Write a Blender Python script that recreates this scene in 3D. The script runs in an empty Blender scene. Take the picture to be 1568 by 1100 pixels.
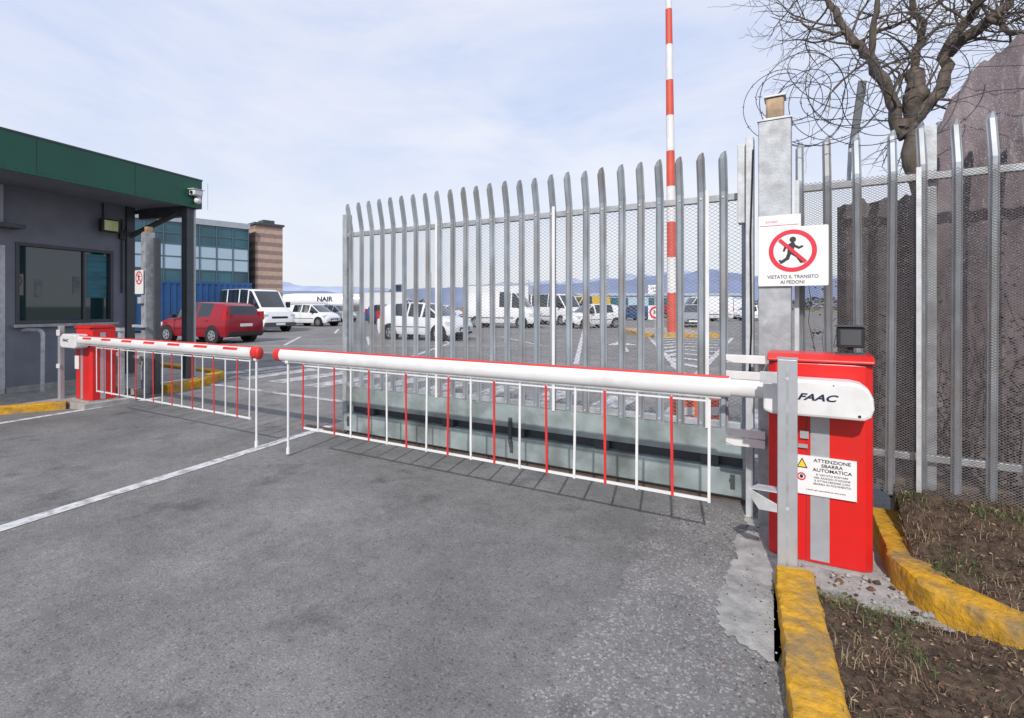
import bpy, math, random
from mathutils import Vector, Matrix, noise
import bmesh
random.seed(7)
scene = bpy.context.scene
R30 = math.radians(-30)
RB = math.radians(-18.26)

# ---------------------------------------------------------------- materials
def newmat(name):
    m = bpy.data.materials.new(name); m.use_nodes = True
    nt = m.node_tree; b = nt.nodes["Principled BSDF"]
    return m, nt, b

def mat(name, col, rough=0.6, metal=0.0, var=0.15, scale=8.0, bump=0.0, bscale=60.0, dirt=None, dirt_amt=0.5, dscale=3.0, stretch=(1,1,1), spec=0.5, d0=.48, d1=.68):
    m, nt, b = newmat(name)
    N = nt.nodes; L = nt.links
    tc = N.new("ShaderNodeTexCoord"); mp = N.new("ShaderNodeMapping")
    mp.inputs["Scale"].default_value = stretch
    L.new(tc.outputs["Object"], mp.inputs["Vector"])
    n1 = N.new("ShaderNodeTexNoise"); n1.inputs["Scale"].default_value = scale; n1.inputs["Detail"].default_value = 6
    L.new(mp.outputs[0], n1.inputs["Vector"])
    r = N.new("ShaderNodeMapRange"); r.inputs["From Min"].default_value = 0.3; r.inputs["From Max"].default_value = 0.7
    r.inputs["To Min"].default_value = 1 - var; r.inputs["To Max"].default_value = 1 + var
    L.new(n1.outputs["Fac"], r.inputs["Value"])
    mx = N.new("ShaderNodeMix"); mx.data_type = 'RGBA'; mx.blend_type = 'MULTIPLY'; mx.inputs["Factor"].default_value = 1
    mx.inputs["A"].default_value = (*col, 1)
    L.new(r.outputs[0], mx.inputs["B"])
    out = mx.outputs["Result"]
    if dirt:
        n2 = N.new("ShaderNodeTexNoise"); n2.inputs["Scale"].default_value = dscale; n2.inputs["Detail"].default_value = 9; n2.inputs["Roughness"].default_value = 0.65
        L.new(mp.outputs[0], n2.inputs["Vector"])
        r2 = N.new("ShaderNodeMapRange"); r2.inputs["From Min"].default_value = d0; r2.inputs["From Max"].default_value = d1
        r2.inputs["To Min"].default_value = 0; r2.inputs["To Max"].default_value = dirt_amt
        L.new(n2.outputs["Fac"], r2.inputs["Value"])
        m2 = N.new("ShaderNodeMix"); m2.data_type = 'RGBA'
        L.new(r2.outputs[0], m2.inputs["Factor"]); L.new(out, m2.inputs["A"]); m2.inputs["B"].default_value = (*dirt, 1)
        out = m2.outputs["Result"]
    L.new(out, b.inputs["Base Color"])
    b.inputs["Roughness"].default_value = rough; b.inputs["Metallic"].default_value = metal
    b.inputs["Specular IOR Level"].default_value = spec
    if bump:
        n3 = N.new("ShaderNodeTexNoise"); n3.inputs["Scale"].default_value = bscale; n3.inputs["Detail"].default_value = 5
        L.new(mp.outputs[0], n3.inputs["Vector"])
        bp = N.new("ShaderNodeBump"); bp.inputs["Strength"].default_value = bump; bp.inputs["Distance"].default_value = 0.01
        L.new(n3.outputs["Fac"], bp.inputs["Height"]); L.new(bp.outputs[0], b.inputs["Normal"])
    return m

galv = mat("galvanised_steel", (0.37,0.39,0.41), 0.5, 0.3, 0.22, 14, 0.1, 80, (0.20,0.19,0.18), 0.55, 5)
galv_pale = mat("galvanised_pale", (0.27,0.30,0.33), 0.5, 0.25, 0.28, 9, 0.05, 60, (0.21,0.17,0.14), 0.65, 4, (1,1,.35))
galv_light = mat("galvanised_light", (0.50,0.52,0.54), 0.5, 0.25, 0.15, 14, 0.1, 80, (0.26,0.25,0.22), 0.5, 5)
beam_galv = mat("beam_galvanised", (0.29,0.34,0.34), 0.5, 0.3, 0.3, 5, 0.1, 40, (0.13,0.14,0.13), 0.7, 3)
wire = mat("wire_mesh", (0.36,0.36,0.37), 0.5, 0.3, 0.2, 30)
wire_d = mat("wire_mesh_dirty", (0.24,0.22,0.22), 0.6, 0.2, 0.25, 20)
alu = mat("aluminium", (0.42,0.44,0.47), 0.38, 0.35, 0.06, 20, dirt=(0.28,0.27,0.26), dirt_amt=0.4)
white = mat("white_paint", (0.68,0.68,0.68), 0.4, 0, 0.04, 5, dirt=(0.42,0.41,0.38), dirt_amt=0.3, dscale=6)
white_car = mat("white_car_paint", (0.68,0.69,0.71), 0.2, 0, 0.03, 2)
red = mat("red_paint", (0.62,0.014,0.012), 0.35, 0, 0.07, 3, 0.03, 20, (0.36,0.03,0.025), 0.4, 4)
redp = mat("red_plastic", (0.58,0.03,0.028), 0.5, 0, 0.1, 10)
redfade = mat("mast_red", (0.55,0.075,0.045), 0.55, 0, 0.12, 2)
mast_w = mat("mast_white", (0.66,0.65,0.64), 0.55, 0, 0.08, 2)
red_car = mat("dark_red_car_paint", (0.26,0.006,0.018), 0.18, 0.1, 0.03, 2)
grey_car = mat("grey_car_paint", (0.28,0.30,0.33), 0.25, 0.3, 0.03, 2)
blue_car = mat("blue_car_paint", (0.03,0.07,0.2), 0.2, 0.1, 0.03, 2)
yellow_v = mat("yellow_vehicle_paint", (0.65,0.42,0.03), 0.35, 0, 0.06, 2)
black = mat("black_plastic", (0.015,0.015,0.017), 0.45, 0, 0.2, 20)
dkgrey = mat("dark_grey_paint", (0.055,0.062,0.07), 0.5, 0, 0.15, 6)
glass = mat("dark_glass", (0.012,0.018,0.022), 0.04, 0, 0.0, 1, spec=0.9)
signw = mat("sign_white", (0.74,0.74,0.74), 0.4, 0, 0.02, 5, dirt=(0.5,0.49,0.45), dirt_amt=0.2)
signr = mat("sign_red", (0.62,0.02,0.045), 0.45, 0, 0.04, 5)
signk = mat("sign_black", (0.02,0.02,0.025), 0.5, 0, 0.05, 5)
signy = mat("sign_yellow", (0.85,0.6,0.03), 0.45, 0, 0.05, 5)
blueink = mat("logo_dark_blue", (0.012,0.018,0.06), 0.4, 0, 0.05, 5)
green = mat("green_fascia", (0.004,0.085,0.05), 0.42, 0.0, 0.08, 1.5)
wallg = mat("booth_wall_grey", (0.17,0.18,0.215), 0.75, 0, 0.12, 3, 0.25, 120)
wallg2 = mat("booth_frame_grey", (0.34,0.37,0.41), 0.6, 0, 0.08, 3)
soffit = mat("soffit_grey", (0.12,0.13,0.14), 0.8, 0, 0.1, 3)
concrete = mat("concrete", (0.33,0.32,0.30), 0.9, 0, 0.18, 9, 0.5, 70, (0.18,0.175,0.17), 0.6, 4)
kerb_y = mat("kerb_yellow_paint", (0.52,0.28,0.024), 0.85, 0, 0.2, 22, 0.9, 45, (0.20,0.155,0.10), 0.8, 5, spec=.25, d0=.48,d1=.66)
roadpaint = mat("road_marking_white", (0.58,0.58,0.58), 0.75, 0, 0.12, 18, 0.3, 150, (0.24,0.24,0.24), 0.85, 11, d0=.47,d1=.62)
zebrapaint = mat("zebra_paint_worn", (0.50,0.50,0.50), 0.75, 0, 0.15, 10, 0.3, 150, (0.18,0.18,0.18), 0.95, 5, d0=.44,d1=.60)
bark = mat("tree_bark", (0.10,0.078,0.065), 0.9, 0, 0.4, 18, 0.8, 50, (0.2,0.19,0.15), 0.5, 8, (1,1,.4))
orange = mat("orange_plastic", (0.70,0.10,0.035), 0.5, 0, 0.1, 8)
blue_dk = mat("container_blue", (0.010,0.06,0.18), 0.5, 0, 0.15, 1.5)
bl_glass = mat("curtain_wall_glass", (0.010,0.085,0.12), 0.08, 0.1, 0.35, 0.6, spec=0.8)
bl_panel = mat("curtain_wall_panel", (0.36,0.47,0.56), 0.35, 0, 0.06, 0.4)
bl_frame = mat("curtain_wall_frame", (0.08,0.13,0.16), 0.4, 0.2, 0.05, 1)
beige = mat("brick_beige", (0.45,0.32,0.25), 0.85, 0, 0.1, 5, 0.2, 20)
pinkb = mat("brick_dark", (0.26,0.18,0.16), 0.85, 0, 0.1, 5, 0.2, 20)
tire = mat("tyre", (0.018,0.018,0.019), 0.85, 0, 0.1, 10)
rim = mat("wheel_rim", (0.4,0.41,0.43), 0.3, 0.7, 0.05, 10)
lampr = mat("tail_lamp", (0.45,0.01,0.01), 0.15, 0, 0.0, 1)
lampw = mat("head_lamp", (0.65,0.68,0.7), 0.08, 0.3, 0.0, 1)
lampglass = mat("floodlight_glass", (0.6,0.66,0.30), 0.15, 0, 0.1, 10)
lampbox = mat("beacon_housing", (0.36,0.25,0.15), 0.35, 0, 0.4, 12)
seamd = mat("panel_seam", (0.05,0.05,0.055), 0.6, 0, 0.1, 5)

# ---------------------------------------------------------------- geometry
class M:
    def __init__(s): s.v=[]; s.f=[]; s.m=[]
    def add(s, vs, fs, m=0):
        o=len(s.v); s.v += [tuple(v) for v in vs]
        for f in fs: s.f.append([i+o for i in f]); s.m.append(m)
    def box(s,x0,x1,y0,y1,z0,z1,m=0):
        s.add([(x0,y0,z0),(x1,y0,z0),(x1,y1,z0),(x0,y1,z0),(x0,y0,z1),(x1,y0,z1),(x1,y1,z1),(x0,y1,z1)],
              [(0,3,2,1),(4,5,6,7),(0,1,5,4),(1,2,6,5),(2,3,7,6),(3,0,4,7)],m)
        return s
    def prism(s, poly, axis, lo, hi, m=0):
        n=len(poly)
        def P(p,t):
            return (t,p[0],p[1]) if axis=='x' else ((p[0],t,p[1]) if axis=='y' else (p[0],p[1],t))
        s.add([P(p,lo) for p in poly]+[P(p,hi) for p in poly],
              [tuple(range(n))[::-1], tuple(range(n,2*n))]+[(i,(i+1)%n,n+(i+1)%n,n+i) for i in range(n)],m)
        return s
    def cyl(s,p0,p1,r0,r1=None,n=12,m=0,cap=True):
        if r1 is None: r1=r0
        p0=Vector(p0);p1=Vector(p1);d=(p1-p0)
        if d.length<1e-7: return s
        d.normalize(); up=Vector((0,0,1)) if abs(d.z)<.95 else Vector((1,0,0))
        x=d.cross(up).normalized(); y=d.cross(x)
        vs=[]
        for p,r in((p0,r0),(p1,r1)):
            for i in range(n):
                t=2*math.pi*i/n; vs.append(p+x*math.cos(t)*r+y*math.sin(t)*r)
        fs=[(i,(i+1)%n,n+(i+1)%n,n+i) for i in range(n)]
        if cap: fs+= [tuple(range(n))[::-1],tuple(range(n,2*n))]
        s.add(vs,fs,m); return s
    def tube(s,path,rads,n=6,m=0):
        path=[Vector(p) for p in path]
        if not hasattr(rads,'__len__'): rads=[rads]*len(path)
        vs=[];prev=None
        for k,p in enumerate(path):
            d=(path[min(k+1,len(path)-1)]-path[max(k-1,0)]).normalized()
            if prev is None:
                up=Vector((0,0,1)) if abs(d.z)<.9 else Vector((1,0,0)); x=d.cross(up).normalized()
            else:
                x=(prev-d*prev.dot(d)).normalized()
            prev=x; y=d.cross(x)
            for i in range(n):
                t=2*math.pi*i/n; vs.append(p+(x*math.cos(t)+y*math.sin(t))*rads[k])
        fs=[]
        for k in range(len(path)-1):
            for i in range(n):
                j=(i+1)%n; fs.append((k*n+i,k*n+j,(k+1)*n+j,(k+1)*n+i))
        fs+=[tuple(range(n))[::-1], tuple(range((len(path)-1)*n,len(path)*n))]
        s.add(vs,fs,m); return s
    def sphere(s,c,rx,ry,rz,n=12,k=8,m=0):
        vs=[(c[0],c[1],c[2]-rz)]
        for j in range(1,k):
            ph=-math.pi/2+math.pi*j/k
            for i in range(n):
                t=2*math.pi*i/n
                vs.append((c[0]+rx*math.cos(ph)*math.cos(t),c[1]+ry*math.cos(ph)*math.sin(t),c[2]+rz*math.sin(ph)))
        vs.append((c[0],c[1],c[2]+rz)); fs=[]
        for i in range(n):
            fs.append((0,1+(i+1)%n,1+i)); fs.append((len(vs)-1,1+(k-2)*n+i,1+(k-2)*n+(i+1)%n))
        for j in range(k-2):
            for i in range(n):
                a=1+j*n+i;b_=1+j*n+(i+1)%n; fs.append((a,b_,b_+n,a+n))
        s.add(vs,fs,m); return s

def mkobj(name, Mx, mats, org=(0,0,0), smooth=None, bevel=0, recalc=True):
    me=bpy.data.meshes.new(name)
    me.from_pydata([(v[0]-org[0],v[1]-org[1],v[2]-org[2]) for v in Mx.v],[],Mx.f)
    if not isinstance(mats,(list,tuple)): mats=[mats]
    for m in mats: me.materials.append(m)
    for p,i in zip(me.polygons,Mx.m): p.material_index=i
    if recalc:
        bm=bmesh.new(); bm.from_mesh(me); bmesh.ops.recalc_face_normals(bm,faces=bm.faces); bm.to_mesh(me); bm.free()
    if smooth is not None:
        for p in me.polygons: p.use_smooth=True
        me.set_sharp_from_angle(angle=math.radians(smooth))
    me.update()
    o=bpy.data.objects.new(name,me); scene.collection.objects.link(o)
    if bevel:
        b=o.modifiers.new("bevel",'BEVEL'); b.width=bevel; b.segments=2; b.limit_method='ANGLE'; b.angle_limit=math.radians(40)
    return o

class G:
    """top level empty; parts use frame coordinates, frame rotated by rot about world z"""
    def __init__(s,name,org=(0,0,0),rot=R30):
        s.e=bpy.data.objects.new(name,None); scene.collection.objects.link(s.e)
        s.e.empty_display_size=.2
        s.org=org; s.e.location=Matrix.Rotation(rot,3,'Z')@Vector(org); s.e.rotation_euler=(0,0,rot)
    def part(s,name,Mx,mats,**k):
        o=mkobj(name,Mx,mats,org=s.org,**k); o.parent=s.e; return o
    def text(s,name,txt,loc,size,m,rz=0,align='CENTER',shear=0,off=0.0,sx=1):
        c=bpy.data.curves.new(name,'FONT'); c.body=txt; c.size=size; c.align_x=align; c.align_y='CENTER'
        c.extrude=.0006; c.shear=shear; c.offset=off; c.materials.append(m)
        o=bpy.data.objects.new(name,c); scene.collection.objects.link(o); o.parent=s.e
        o.location=(loc[0]-s.org[0],loc[1]-s.org[1],loc[2]-s.org[2]); o.rotation_euler=(math.pi/2,0,rz); o.scale=(sx,1,1)
        return o
def single(name,Mx,mats,org=(0,0,0),rot=R30,**k):
    o=mkobj(name,Mx,mats,org=org,**k); o.location=Matrix.Rotation(rot,3,'Z')@Vector(org); o.rotation_euler=(0,0,rot); return o

def rr(x0,x1,z0,z1,r,n=5):
    out=[]
    for cx,cz,a in((x1-r,z0+r,-90),(x1-r,z1-r,0),(x0+r,z1-r,90),(x0+r,z0+r,180)):
        for i in range(n+1):
            t=math.radians(a+90*i/n); out.append((cx+r*math.cos(t),cz+r*math.sin(t)))
    return out
def capsule2d(p,q,r,n=6):
    p=Vector(p);q=Vector(q);t0=math.atan2(q.y-p.y,q.x-p.x)
    out=[]
    for i in range(n+1):
        t=t0-math.pi/2+math.pi*i/n; out.append((q.x+r*math.cos(t),q.y+r*math.sin(t)))
    for i in range(n+1):
        t=t0+math.pi/2+math.pi*i/n; out.append((p.x+r*math.cos(t),p.y+r*math.sin(t)))
    return out
def diamond(Mx,x0,x1,z0,z1,yf,step,slope,r):
    if not callable(yf): y_=yf; yf=lambda x,z:y_
    for sg in(1,-1):
        k=slope*sg
        c=min(z0-k*x0,z0-k*x1)-step
        cmax=max(z1-k*x0,z1-k*x1)
        while c<cmax:
            c+=step
            xs=sorted([(z0-c)/k,(z1-c)/k]); xa=max(x0,xs[0]); xb=min(x1,xs[1])
            if xb-xa>.01:
                ns=max(1,int((xb-xa)/.07))
                for i in range(ns):
                    p=xa+(xb-xa)*i/ns;q=xa+(xb-xa)*(i+1)/ns
                    Mx.cyl((p,yf(p,k*p+c)+sg*r*.5,k*p+c),(q,yf(q,k*q+c)+sg*r*.5,k*q+c),r,n=3,cap=False)

# ---------------------------------------------------------------- ground
def asphalt_mat():
    m,nt,b=newmat("asphalt"); N=nt.nodes;L=nt.links
    tc=N.new("ShaderNodeTexCoord")
    def noi(s,d=6,r=.6,w=None):
        n=N.new("ShaderNodeTexNoise"); n.inputs["Scale"].default_value=s;n.inputs["Detail"].default_value=d;n.inputs["Roughness"].default_value=r
        L.new(tc.outputs["Object"],n.inputs["Vector"]); return n.outputs["Fac"]
    def rng(v,a,b_,c,d):
        r=N.new("ShaderNodeMapRange"); 
        for k,x in zip(("From Min","From Max","To Min","To Max"),(a,b_,c,d)): r.inputs[k].default_value=x
        L.new(v,r.inputs["Value"]); return r.outputs[0]
    def mth(op,a,b_):
        n=N.new("ShaderNodeMath");n.operation=op
        for i,x in enumerate((a,b_)):
            if isinstance(x,(int,float)): n.inputs[i].default_value=x
            else: L.new(x,n.inputs[i])
        return n.outputs[0]
    vor=N.new("ShaderNodeTexVoronoi"); vor.inputs["Scale"].default_value=110; L.new(tc.outputs["Object"],vor.inputs["Vector"])
    vcol=N.new("ShaderNodeSeparateColor"); L.new(vor.outputs["Color"],vcol.inputs[0])
    fine=rng(noi(150,5,.8),.3,.7,.66,1.34)
    stone=rng(vcol.outputs[0],.72,1.0,1.0,1.6)
    pit=rng(vcol.outputs[1],.84,1.0,1.0,.6)
    mid=rng(noi(11,7,.7),.35,.65,.90,1.10)
    blot=rng(noi(1.5,9,.66),.38,.64,.82,1.15)
    big=rng(noi(.33,4,.5),.35,.65,.86,1.12)
    sep=N.new("ShaderNodeSeparateXYZ"); L.new(tc.outputs["Object"],sep.inputs[0])
    edge=mth('ADD',sep.outputs[0],rng(noi(4,6,.6),.3,.7,-.12,.12))
    old=rng(edge,-.84,-.78,0,1)
    near=rng(sep.outputs[1],3.7,3.6,0,1)
    old=mth('MULTIPLY',old,near)
    v=mth('MULTIPLY',mth('MULTIPLY',fine,blot),mth('MULTIPLY',big,mid))
    stone2=mth('ADD',1,mth('MULTIPLY',mth('SUBTRACT',stone,1),mth('ADD',.5,mth('MULTIPLY',old,1.0))))
    v=mth('MULTIPLY',mth('MULTIPLY',v,pit),stone2)
    v=mth('MULTIPLY',v,mth('ADD',1,mth('MULTIPLY',old,.16)))
    st=rng(noi(2.3,5,.6),.58,.69,1,.68)
    v=mth('MULTIPLY',v,st)
    # fine wandering cracks
    v=mth('MULTIPLY',v,1.0)
    yard=rng(sep.outputs[1],4.4,8.0,1.0,1.12)
    v=mth('MULTIPLY',mth('MULTIPLY',v,yard),.172)
    cc=N.new("ShaderNodeCombineColor")
    L.new(mth('MULTIPLY',v,1.02),cc.inputs[0]);L.new(mth('MULTIPLY',v,.995),cc.inputs[1]);L.new(mth('MULTIPLY',v,.985),cc.inputs[2])
    L.new(cc.outputs[0],b.inputs["Base Color"]); b.inputs["Roughness"].default_value=.9; b.inputs["Specular IOR Level"].default_value=.3
    bp=N.new("ShaderNodeBump"); bp.inputs["Strength"].default_value=.6; bp.inputs["Distance"].default_value=.006
    L.new(mth('ADD',noi(140,5,.75),mth('MULTIPLY',vor.outputs["Distance"],-.6)),bp.inputs["Height"]); L.new(bp.outputs[0],b.inputs["Normal"])
    return m
asph=asphalt_mat()
gm=mat("ground_grass_far",(0.16,0.16,0.10),0.95,0,0.3,0.05)
m=M(); m.add([(-9000,-9000,-.03),(9000,-9000,-.03),(9000,9000,-.03),(-9000,9000,-.03)],[(0,1,2,3)])
single("ground",m,gm,rot=0)
m=M(); m.add([(-120,-30,0),(90,-30,0),(90,150,0),(-120,150,0)],[(0,1,2,3)])
single("asphalt_road",m,asph)

m=M(); Z=.004
def strip(p,q,w,z=Z,mi=0):
    p=Vector(p);q=Vector(q);d=(q-p).normalized();n=Vector((-d.y,d.x))*w/2
    m.add([(p-n).to_3d()+Vector((0,0,z)),(q-n).to_3d()+Vector((0,0,z)),(q+n).to_3d()+Vector((0,0,z)),(p+n).to_3d()+Vector((0,0,z))],[(0,1,2,3)],mi)
strip((-3.8,-1.8),(-4.68,3.98),.115)
strip((-7.6,-1.5),(-8.33,3.98),.11)
strip((-9.9,5.1),(2.5,5.1),.12,mi=1)
for i in range(13):
    a=-10.2+i*.98; strip((a,5.8),(a,7.5),.46,mi=1)
single("road_markings",m,[roadpaint,zebrapaint])
m=M()
strip((3.2,9.2),(6.0,22.3),.14); strip((3.2,9.2),(9.6,22.3),.14)
for i in range(9):
    t=.16+i*.1; xa=3.2+2.8*t; xb=3.2+6.4*t; y=9.2+13.1*t
    strip(((xa+xb)/2,y+.9),(xa,y),.28,.008); strip(((xa+xb)/2,y+.9),(xb,y),.28,.0083)
for x0,y0 in((-14,18),(-11,18),(-8,18),(-5,18),(-2,18),(1,18),(-17,26),(-13,26),(-9,26),(-5,26)):
    strip((x0,y0),(x0-1.5,y0+5),.12)
strip((-22,17.6),(2,17.6),.12); strip((1.5,12),(4.2,30),.13); strip((-3,10.5),(-2.2,20),.13)
strip((3.4,15.2),(3.9,18.0),.16,.012)
m.add([(3.35,18.0,Z),(4.45,18.0,Z),(4.1,19.8,Z)],[(0,1,2)])
single("yard_markings",m,roadpaint,rot=0)

# concrete patch beside barrier
m=M()
pts=[(-.36,3.62),(-.31,3.45),(-.37,3.2),(-.33,3.0),(-.36,2.8),(-.345,2.6),(-.35,2.42),(-.30,2.27),(-.20,2.23),(-.10,2.16),(-.09,2.5),(-.14,2.80),(.0,2.83),(.3,2.62),(.9,2.3),(1.2,2.9),(.6,3.9),(-.1,3.9)]
pp=[]
for i in range(len(pts)):
    p=Vector(pts[i]);q=Vector(pts[(i+1)%len(pts)])
    for k in range(8):
        r=p.lerp(q,k/8); j=.014 if k else .008
        pp.append((r.x+random.uniform(-j,j),r.y+random.uniform(-j,j),.005))
m.add(pp,[tuple(range(len(pp)))])
cp=mat("patch_concrete",(0.34,0.335,0.325),.9,0,.2,14,.6,90,(0.15,0.15,0.15),.75,5)
single("concrete_patch",m,cp)

# ---------------------------------------------------------------- kerbs
def kerb_along(name,pts,w,h,z0=0,mt=kerb_y,segs=10,org=None):
    P=[]
    for i in range(len(pts)-1):
        p=Vector(pts[i]);q=Vector(pts[i+1])
        for k in range(segs): P.append(p.lerp(q,k/segs))
    P.append(Vector(pts[-1]))
    for _ in range(3):
        P=[P[0]]+[(P[i-1]+P[i]*2+P[i+1])/4 for i in range(1,len(P)-1)]+[P[-1]]
    prof=[(-.5,0),(-.5,.5),(-.49,.88),(-.45,.97),(-.38,1.0),(-.12,1.0),(.12,1.0),(.38,1.0),(.46,.97),(.49,.86),(.5,.5),(.5,0)]
    mm=M(); vs=[]
    for k,p in enumerate(P):
        d=(P[min(k+1,len(P)-1)]-P[max(k-1,0)]).normalized(); n=Vector((d.y,-d.x))
        for u,v in prof:
            jj=noise.noise(Vector((p.x*9,p.y*9,u*4+v*3)))*.008+noise.noise(Vector((p.x*40,p.y*40,u*9+v*7)))*.005
            q=p+n*(u*w+jj); vs.append((q.x,q.y,z0+h*v+(jj*.8 if v>.5 else 0)))
    c=len(prof); fs=[]
    for k in range(len(P)-1):
        for i in range(c-1): fs.append((k*c+i,k*c+i+1,(k+1)*c+i+1,(k+1)*c+i))
    fs.append(tuple(range(c))); fs.append(tuple(range((len(P)-1)*c,len(P)*c))[::-1])
    mm.add(vs,fs)
    return single(name,mm,mt,smooth=35,org=(pts[0][0],pts[0][1],0))
kerb_along("yellow_kerb",[(-.055,2.80),(.03,1.9),(.12,1.0),(.35,-1.5)],.165,.10,segs=60)
kerb_along("yellow_kerb",[(.41,3.80),(.43,3.12),(.51,2.90),(.72,2.72),(1.2,2.52),(3.2,1.9)],.17,.13,segs=26)
kerb_along("yellow_kerb",[(-12,1.62),(-9.35,1.62),(-8.75,2.45),(-8.52,2.93)],.14,.10,segs=16)
single("kerb_island",M().prism([(-12,1.68),(-9.38,1.68),(-8.8,2.5),(-8.56,2.93),(-8.2,3.0),(-8.2,3.6),(-12,3.6)],'z',-.01,.075),concrete,bevel=.01)
kerb_along("yellow_kerb",[(-8.75,4.20),(-8.95,4.9),(-9.75,5.7),(-13,5.9)],.22,.13,segs=12)
single("kerb_island",M().prism([(-8.85,3.9),(-9.05,4.9),(-9.85,5.6),(-16,5.6),(-16,3.9)],'z',-.01,.085),concrete)

# ---------------------------------------------------------------- planting bed
soil=mat("soil",(0.070,0.048,0.036),.95,0,.5,30,1.0,60,(0.13,0.095,0.065),.6,14,spec=.2)
def bk(a):
    ks=[(.43,3.12),(.51,2.90),(.72,2.72),(1.2,2.52),(3.2,1.9)]
    if a<=ks[0][0]: return 9
    for (x0,y0),(x1,y1) in zip(ks,ks[1:]):
        if a<=x1: return y0+(y1-y0)*(a-x0)/(x1-x0)
    return 1.9
def soil_h(a,b):
    nz=noise.noise(Vector((a*7,b*7,0)))*.026+noise.noise(Vector((a*28,b*28,3)))*.016+noise.noise(Vector((a*70,b*70,5)))*.008
    if b>bk(a):
        t=min(1,(b-bk(a))/max(.3,3.72-bk(a))); return .10+.20*t+nz*1.3
    e=min(1,max(0,(2.76-b)/.12)); 
    return .0+.062*e+nz*(.3+.7*e)
def on_bed(a,b):
    kx=-.055+(2.8-b)*.0955
    if a<kx+.06: return False
    if b>bk(a): return True
    return b<2.82-.35*max(0,a-.1)
m=M(); step=.02; na=int(3.4/step); nb=int(4.2/step); idx={}
for i in range(na+1):
    for j in range(nb+1):
        a=-.02+i*step;b=-.4+j*step
        idx[i,j]=len(m.v); m.v.append((a,b,soil_h(a,b)))
for i in range(na):
    for j in range(nb):
        a=-.02+(i+.5)*step;b=-.4+(j+.5)*step
        if on_bed(a,b) : m.f.append((idx[i,j],idx[i+1,j],idx[i+1,j+1],idx[i,j+1])); m.m.append(0)
single("soil",m,soil,smooth=60,recalc=False)

leafA=mat("dead_leaf",(0.13,0.07,0.042),.8,0,.5,30); leafB=mat("straw",(0.28,0.22,0.13),.8,0,.3,30); leafC=mat("grass_green",(0.06,0.12,0.022),.7,0,.3,30)
leafD=mat("dark_leaf",(0.045,0.03,0.022),.8,0,.4,30)
def scatter_pt(near=True):
    while True:
        a=random.uniform(0,2.2); b=random.uniform(.9,3.75)
        if on_bed(a,b): return a,b
m=M()
for _ in range(16000):
    a,b=scatter_pt(); z=soil_h(a,b)+random.uniform(.001,.014); s=random.uniform(.003,.011)
    t=random.uniform(0,6.28); n=Vector((random.gauss(0,.6),random.gauss(0,.6),1)).normalized()
    x=Vector((math.cos(t),math.sin(t),0)); x=(x-n*x.dot(n)).normalized(); y=n.cross(x); c=Vector((a,b,z))
    m.add([c-x*s,c-y*s*.5+n*s*.3,c+x*s,c+y*s*.5+n*s*.3],[(0,1,2,3)],random.choice((0,0,0,1,2,2,2)))
single("leaf_litter",m,[leafA,leafB,leafD],recalc=False)
m=M()
for _ in range(20000):
    a,b=scatter_pt()
    dens=noise.noise(Vector((a*3.2,b*3.2,9)))
    if dens<-.02 and random.random()<.85: continue
    z=soil_h(a,b)-.003; l=random.uniform(.02,.07); w=random.uniform(.0007,.0016)
    t=random.uniform(0,6.28); d=Vector((math.cos(t),math.sin(t),0)); lean=random.uniform(.2,1.8)
    c=Vector((a,b,z)); sd=Vector((-d.y,d.x,0))*w
    p1=c+d*l*.4*lean*.5+Vector((0,0,l*.5)); p2=c+d*l*lean*.9+Vector((0,0,l*.65))
    gr=noise.noise(Vector((a*2.6,b*2.6,30)))>-.05
    m.add([c-sd,c+sd,p1+sd*.8,p1-sd*.8,p2],[(0,1,2,3),(3,2,4)],1 if (gr and random.random()<.7) else random.choice((0,0,2)))
single("dry_grass",m,[leafB,leafC,leafA],recalc=False)
m=M()
def stone_at(a,b,s,mi):
    vs=[]; mm=M(); mm.sphere((0,0,0),1,1,.7,6,4)
    for v in mm.v:
        k=1+random.uniform(-.3,.3); vs.append((a+v[0]*s*k,b+v[1]*s*k,.006+s*.4+v[2]*s*k))
    m.add(vs,mm.f,mi)
for _ in range(700):
    a=random.uniform(-.05,1.1); b=random.uniform(2.40,3.15)+random.gauss(0,.05)
    if b>bk(a)-.08 or b<2.80-.35*max(0,a-.1)-.06 : continue
    if -.2<a<.3 and b>3.06: continue
    stone_at(a,b,random.choice((.003,.004,.006,.008,.012,.016))*random.uniform(.7,1.2),random.choice((0,0,1,2)))
for _ in range(380):
    b=random.uniform(1.3,3.75); a=-.13+(2.8-b)*.0955-abs(random.gauss(0,.14)) if b<2.85 else -.25-abs(random.gauss(0,.25))
    stone_at(a,b,random.uniform(.0015,.0045),random.choice((0,0,1,2)))
single("gravel",m,[concrete,leafA,soil],recalc=False)

# ---------------------------------------------------------------- barrier (right)
ARMZ=.912; AB=3.0
def barrier(name,a_box0,a_box1,b0,z0):
    g=G(name,((a_box0+a_box1)/2,b0,0))
    bx=M(); c=.035
    bx.prism([(a_box0,b0+c),(a_box0+c,b0+.006),((a_box0+a_box1)/2,b0),(a_box1-c,b0+.006),(a_box1,b0+c),(a_box1,b0+.30),(a_box0,b0+.30)],'z',z0+.015,1.055)
    g.part("cabinet",bx,red,bevel=.006)
    g.part("lid_gap",M().box(a_box0+.004,a_box1-.004,b0+.006,b0+.29,1.050,1.060),black)
    g.part("lid",M().prism([(b0-.008,1.060),(b0-.008,1.075),(b0+.05,1.098),(b0+.26,1.098),(b0+.31,1.075),(b0+.31,1.060)],'x',a_box0-.006,a_box1+.006),red,bevel=.006)
    g.part("base_plate",M().box(a_box0-.02,a_box1+.02,b0-.02,b0+.32,z0-.005,z0+.014),concrete)
    return g
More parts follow.
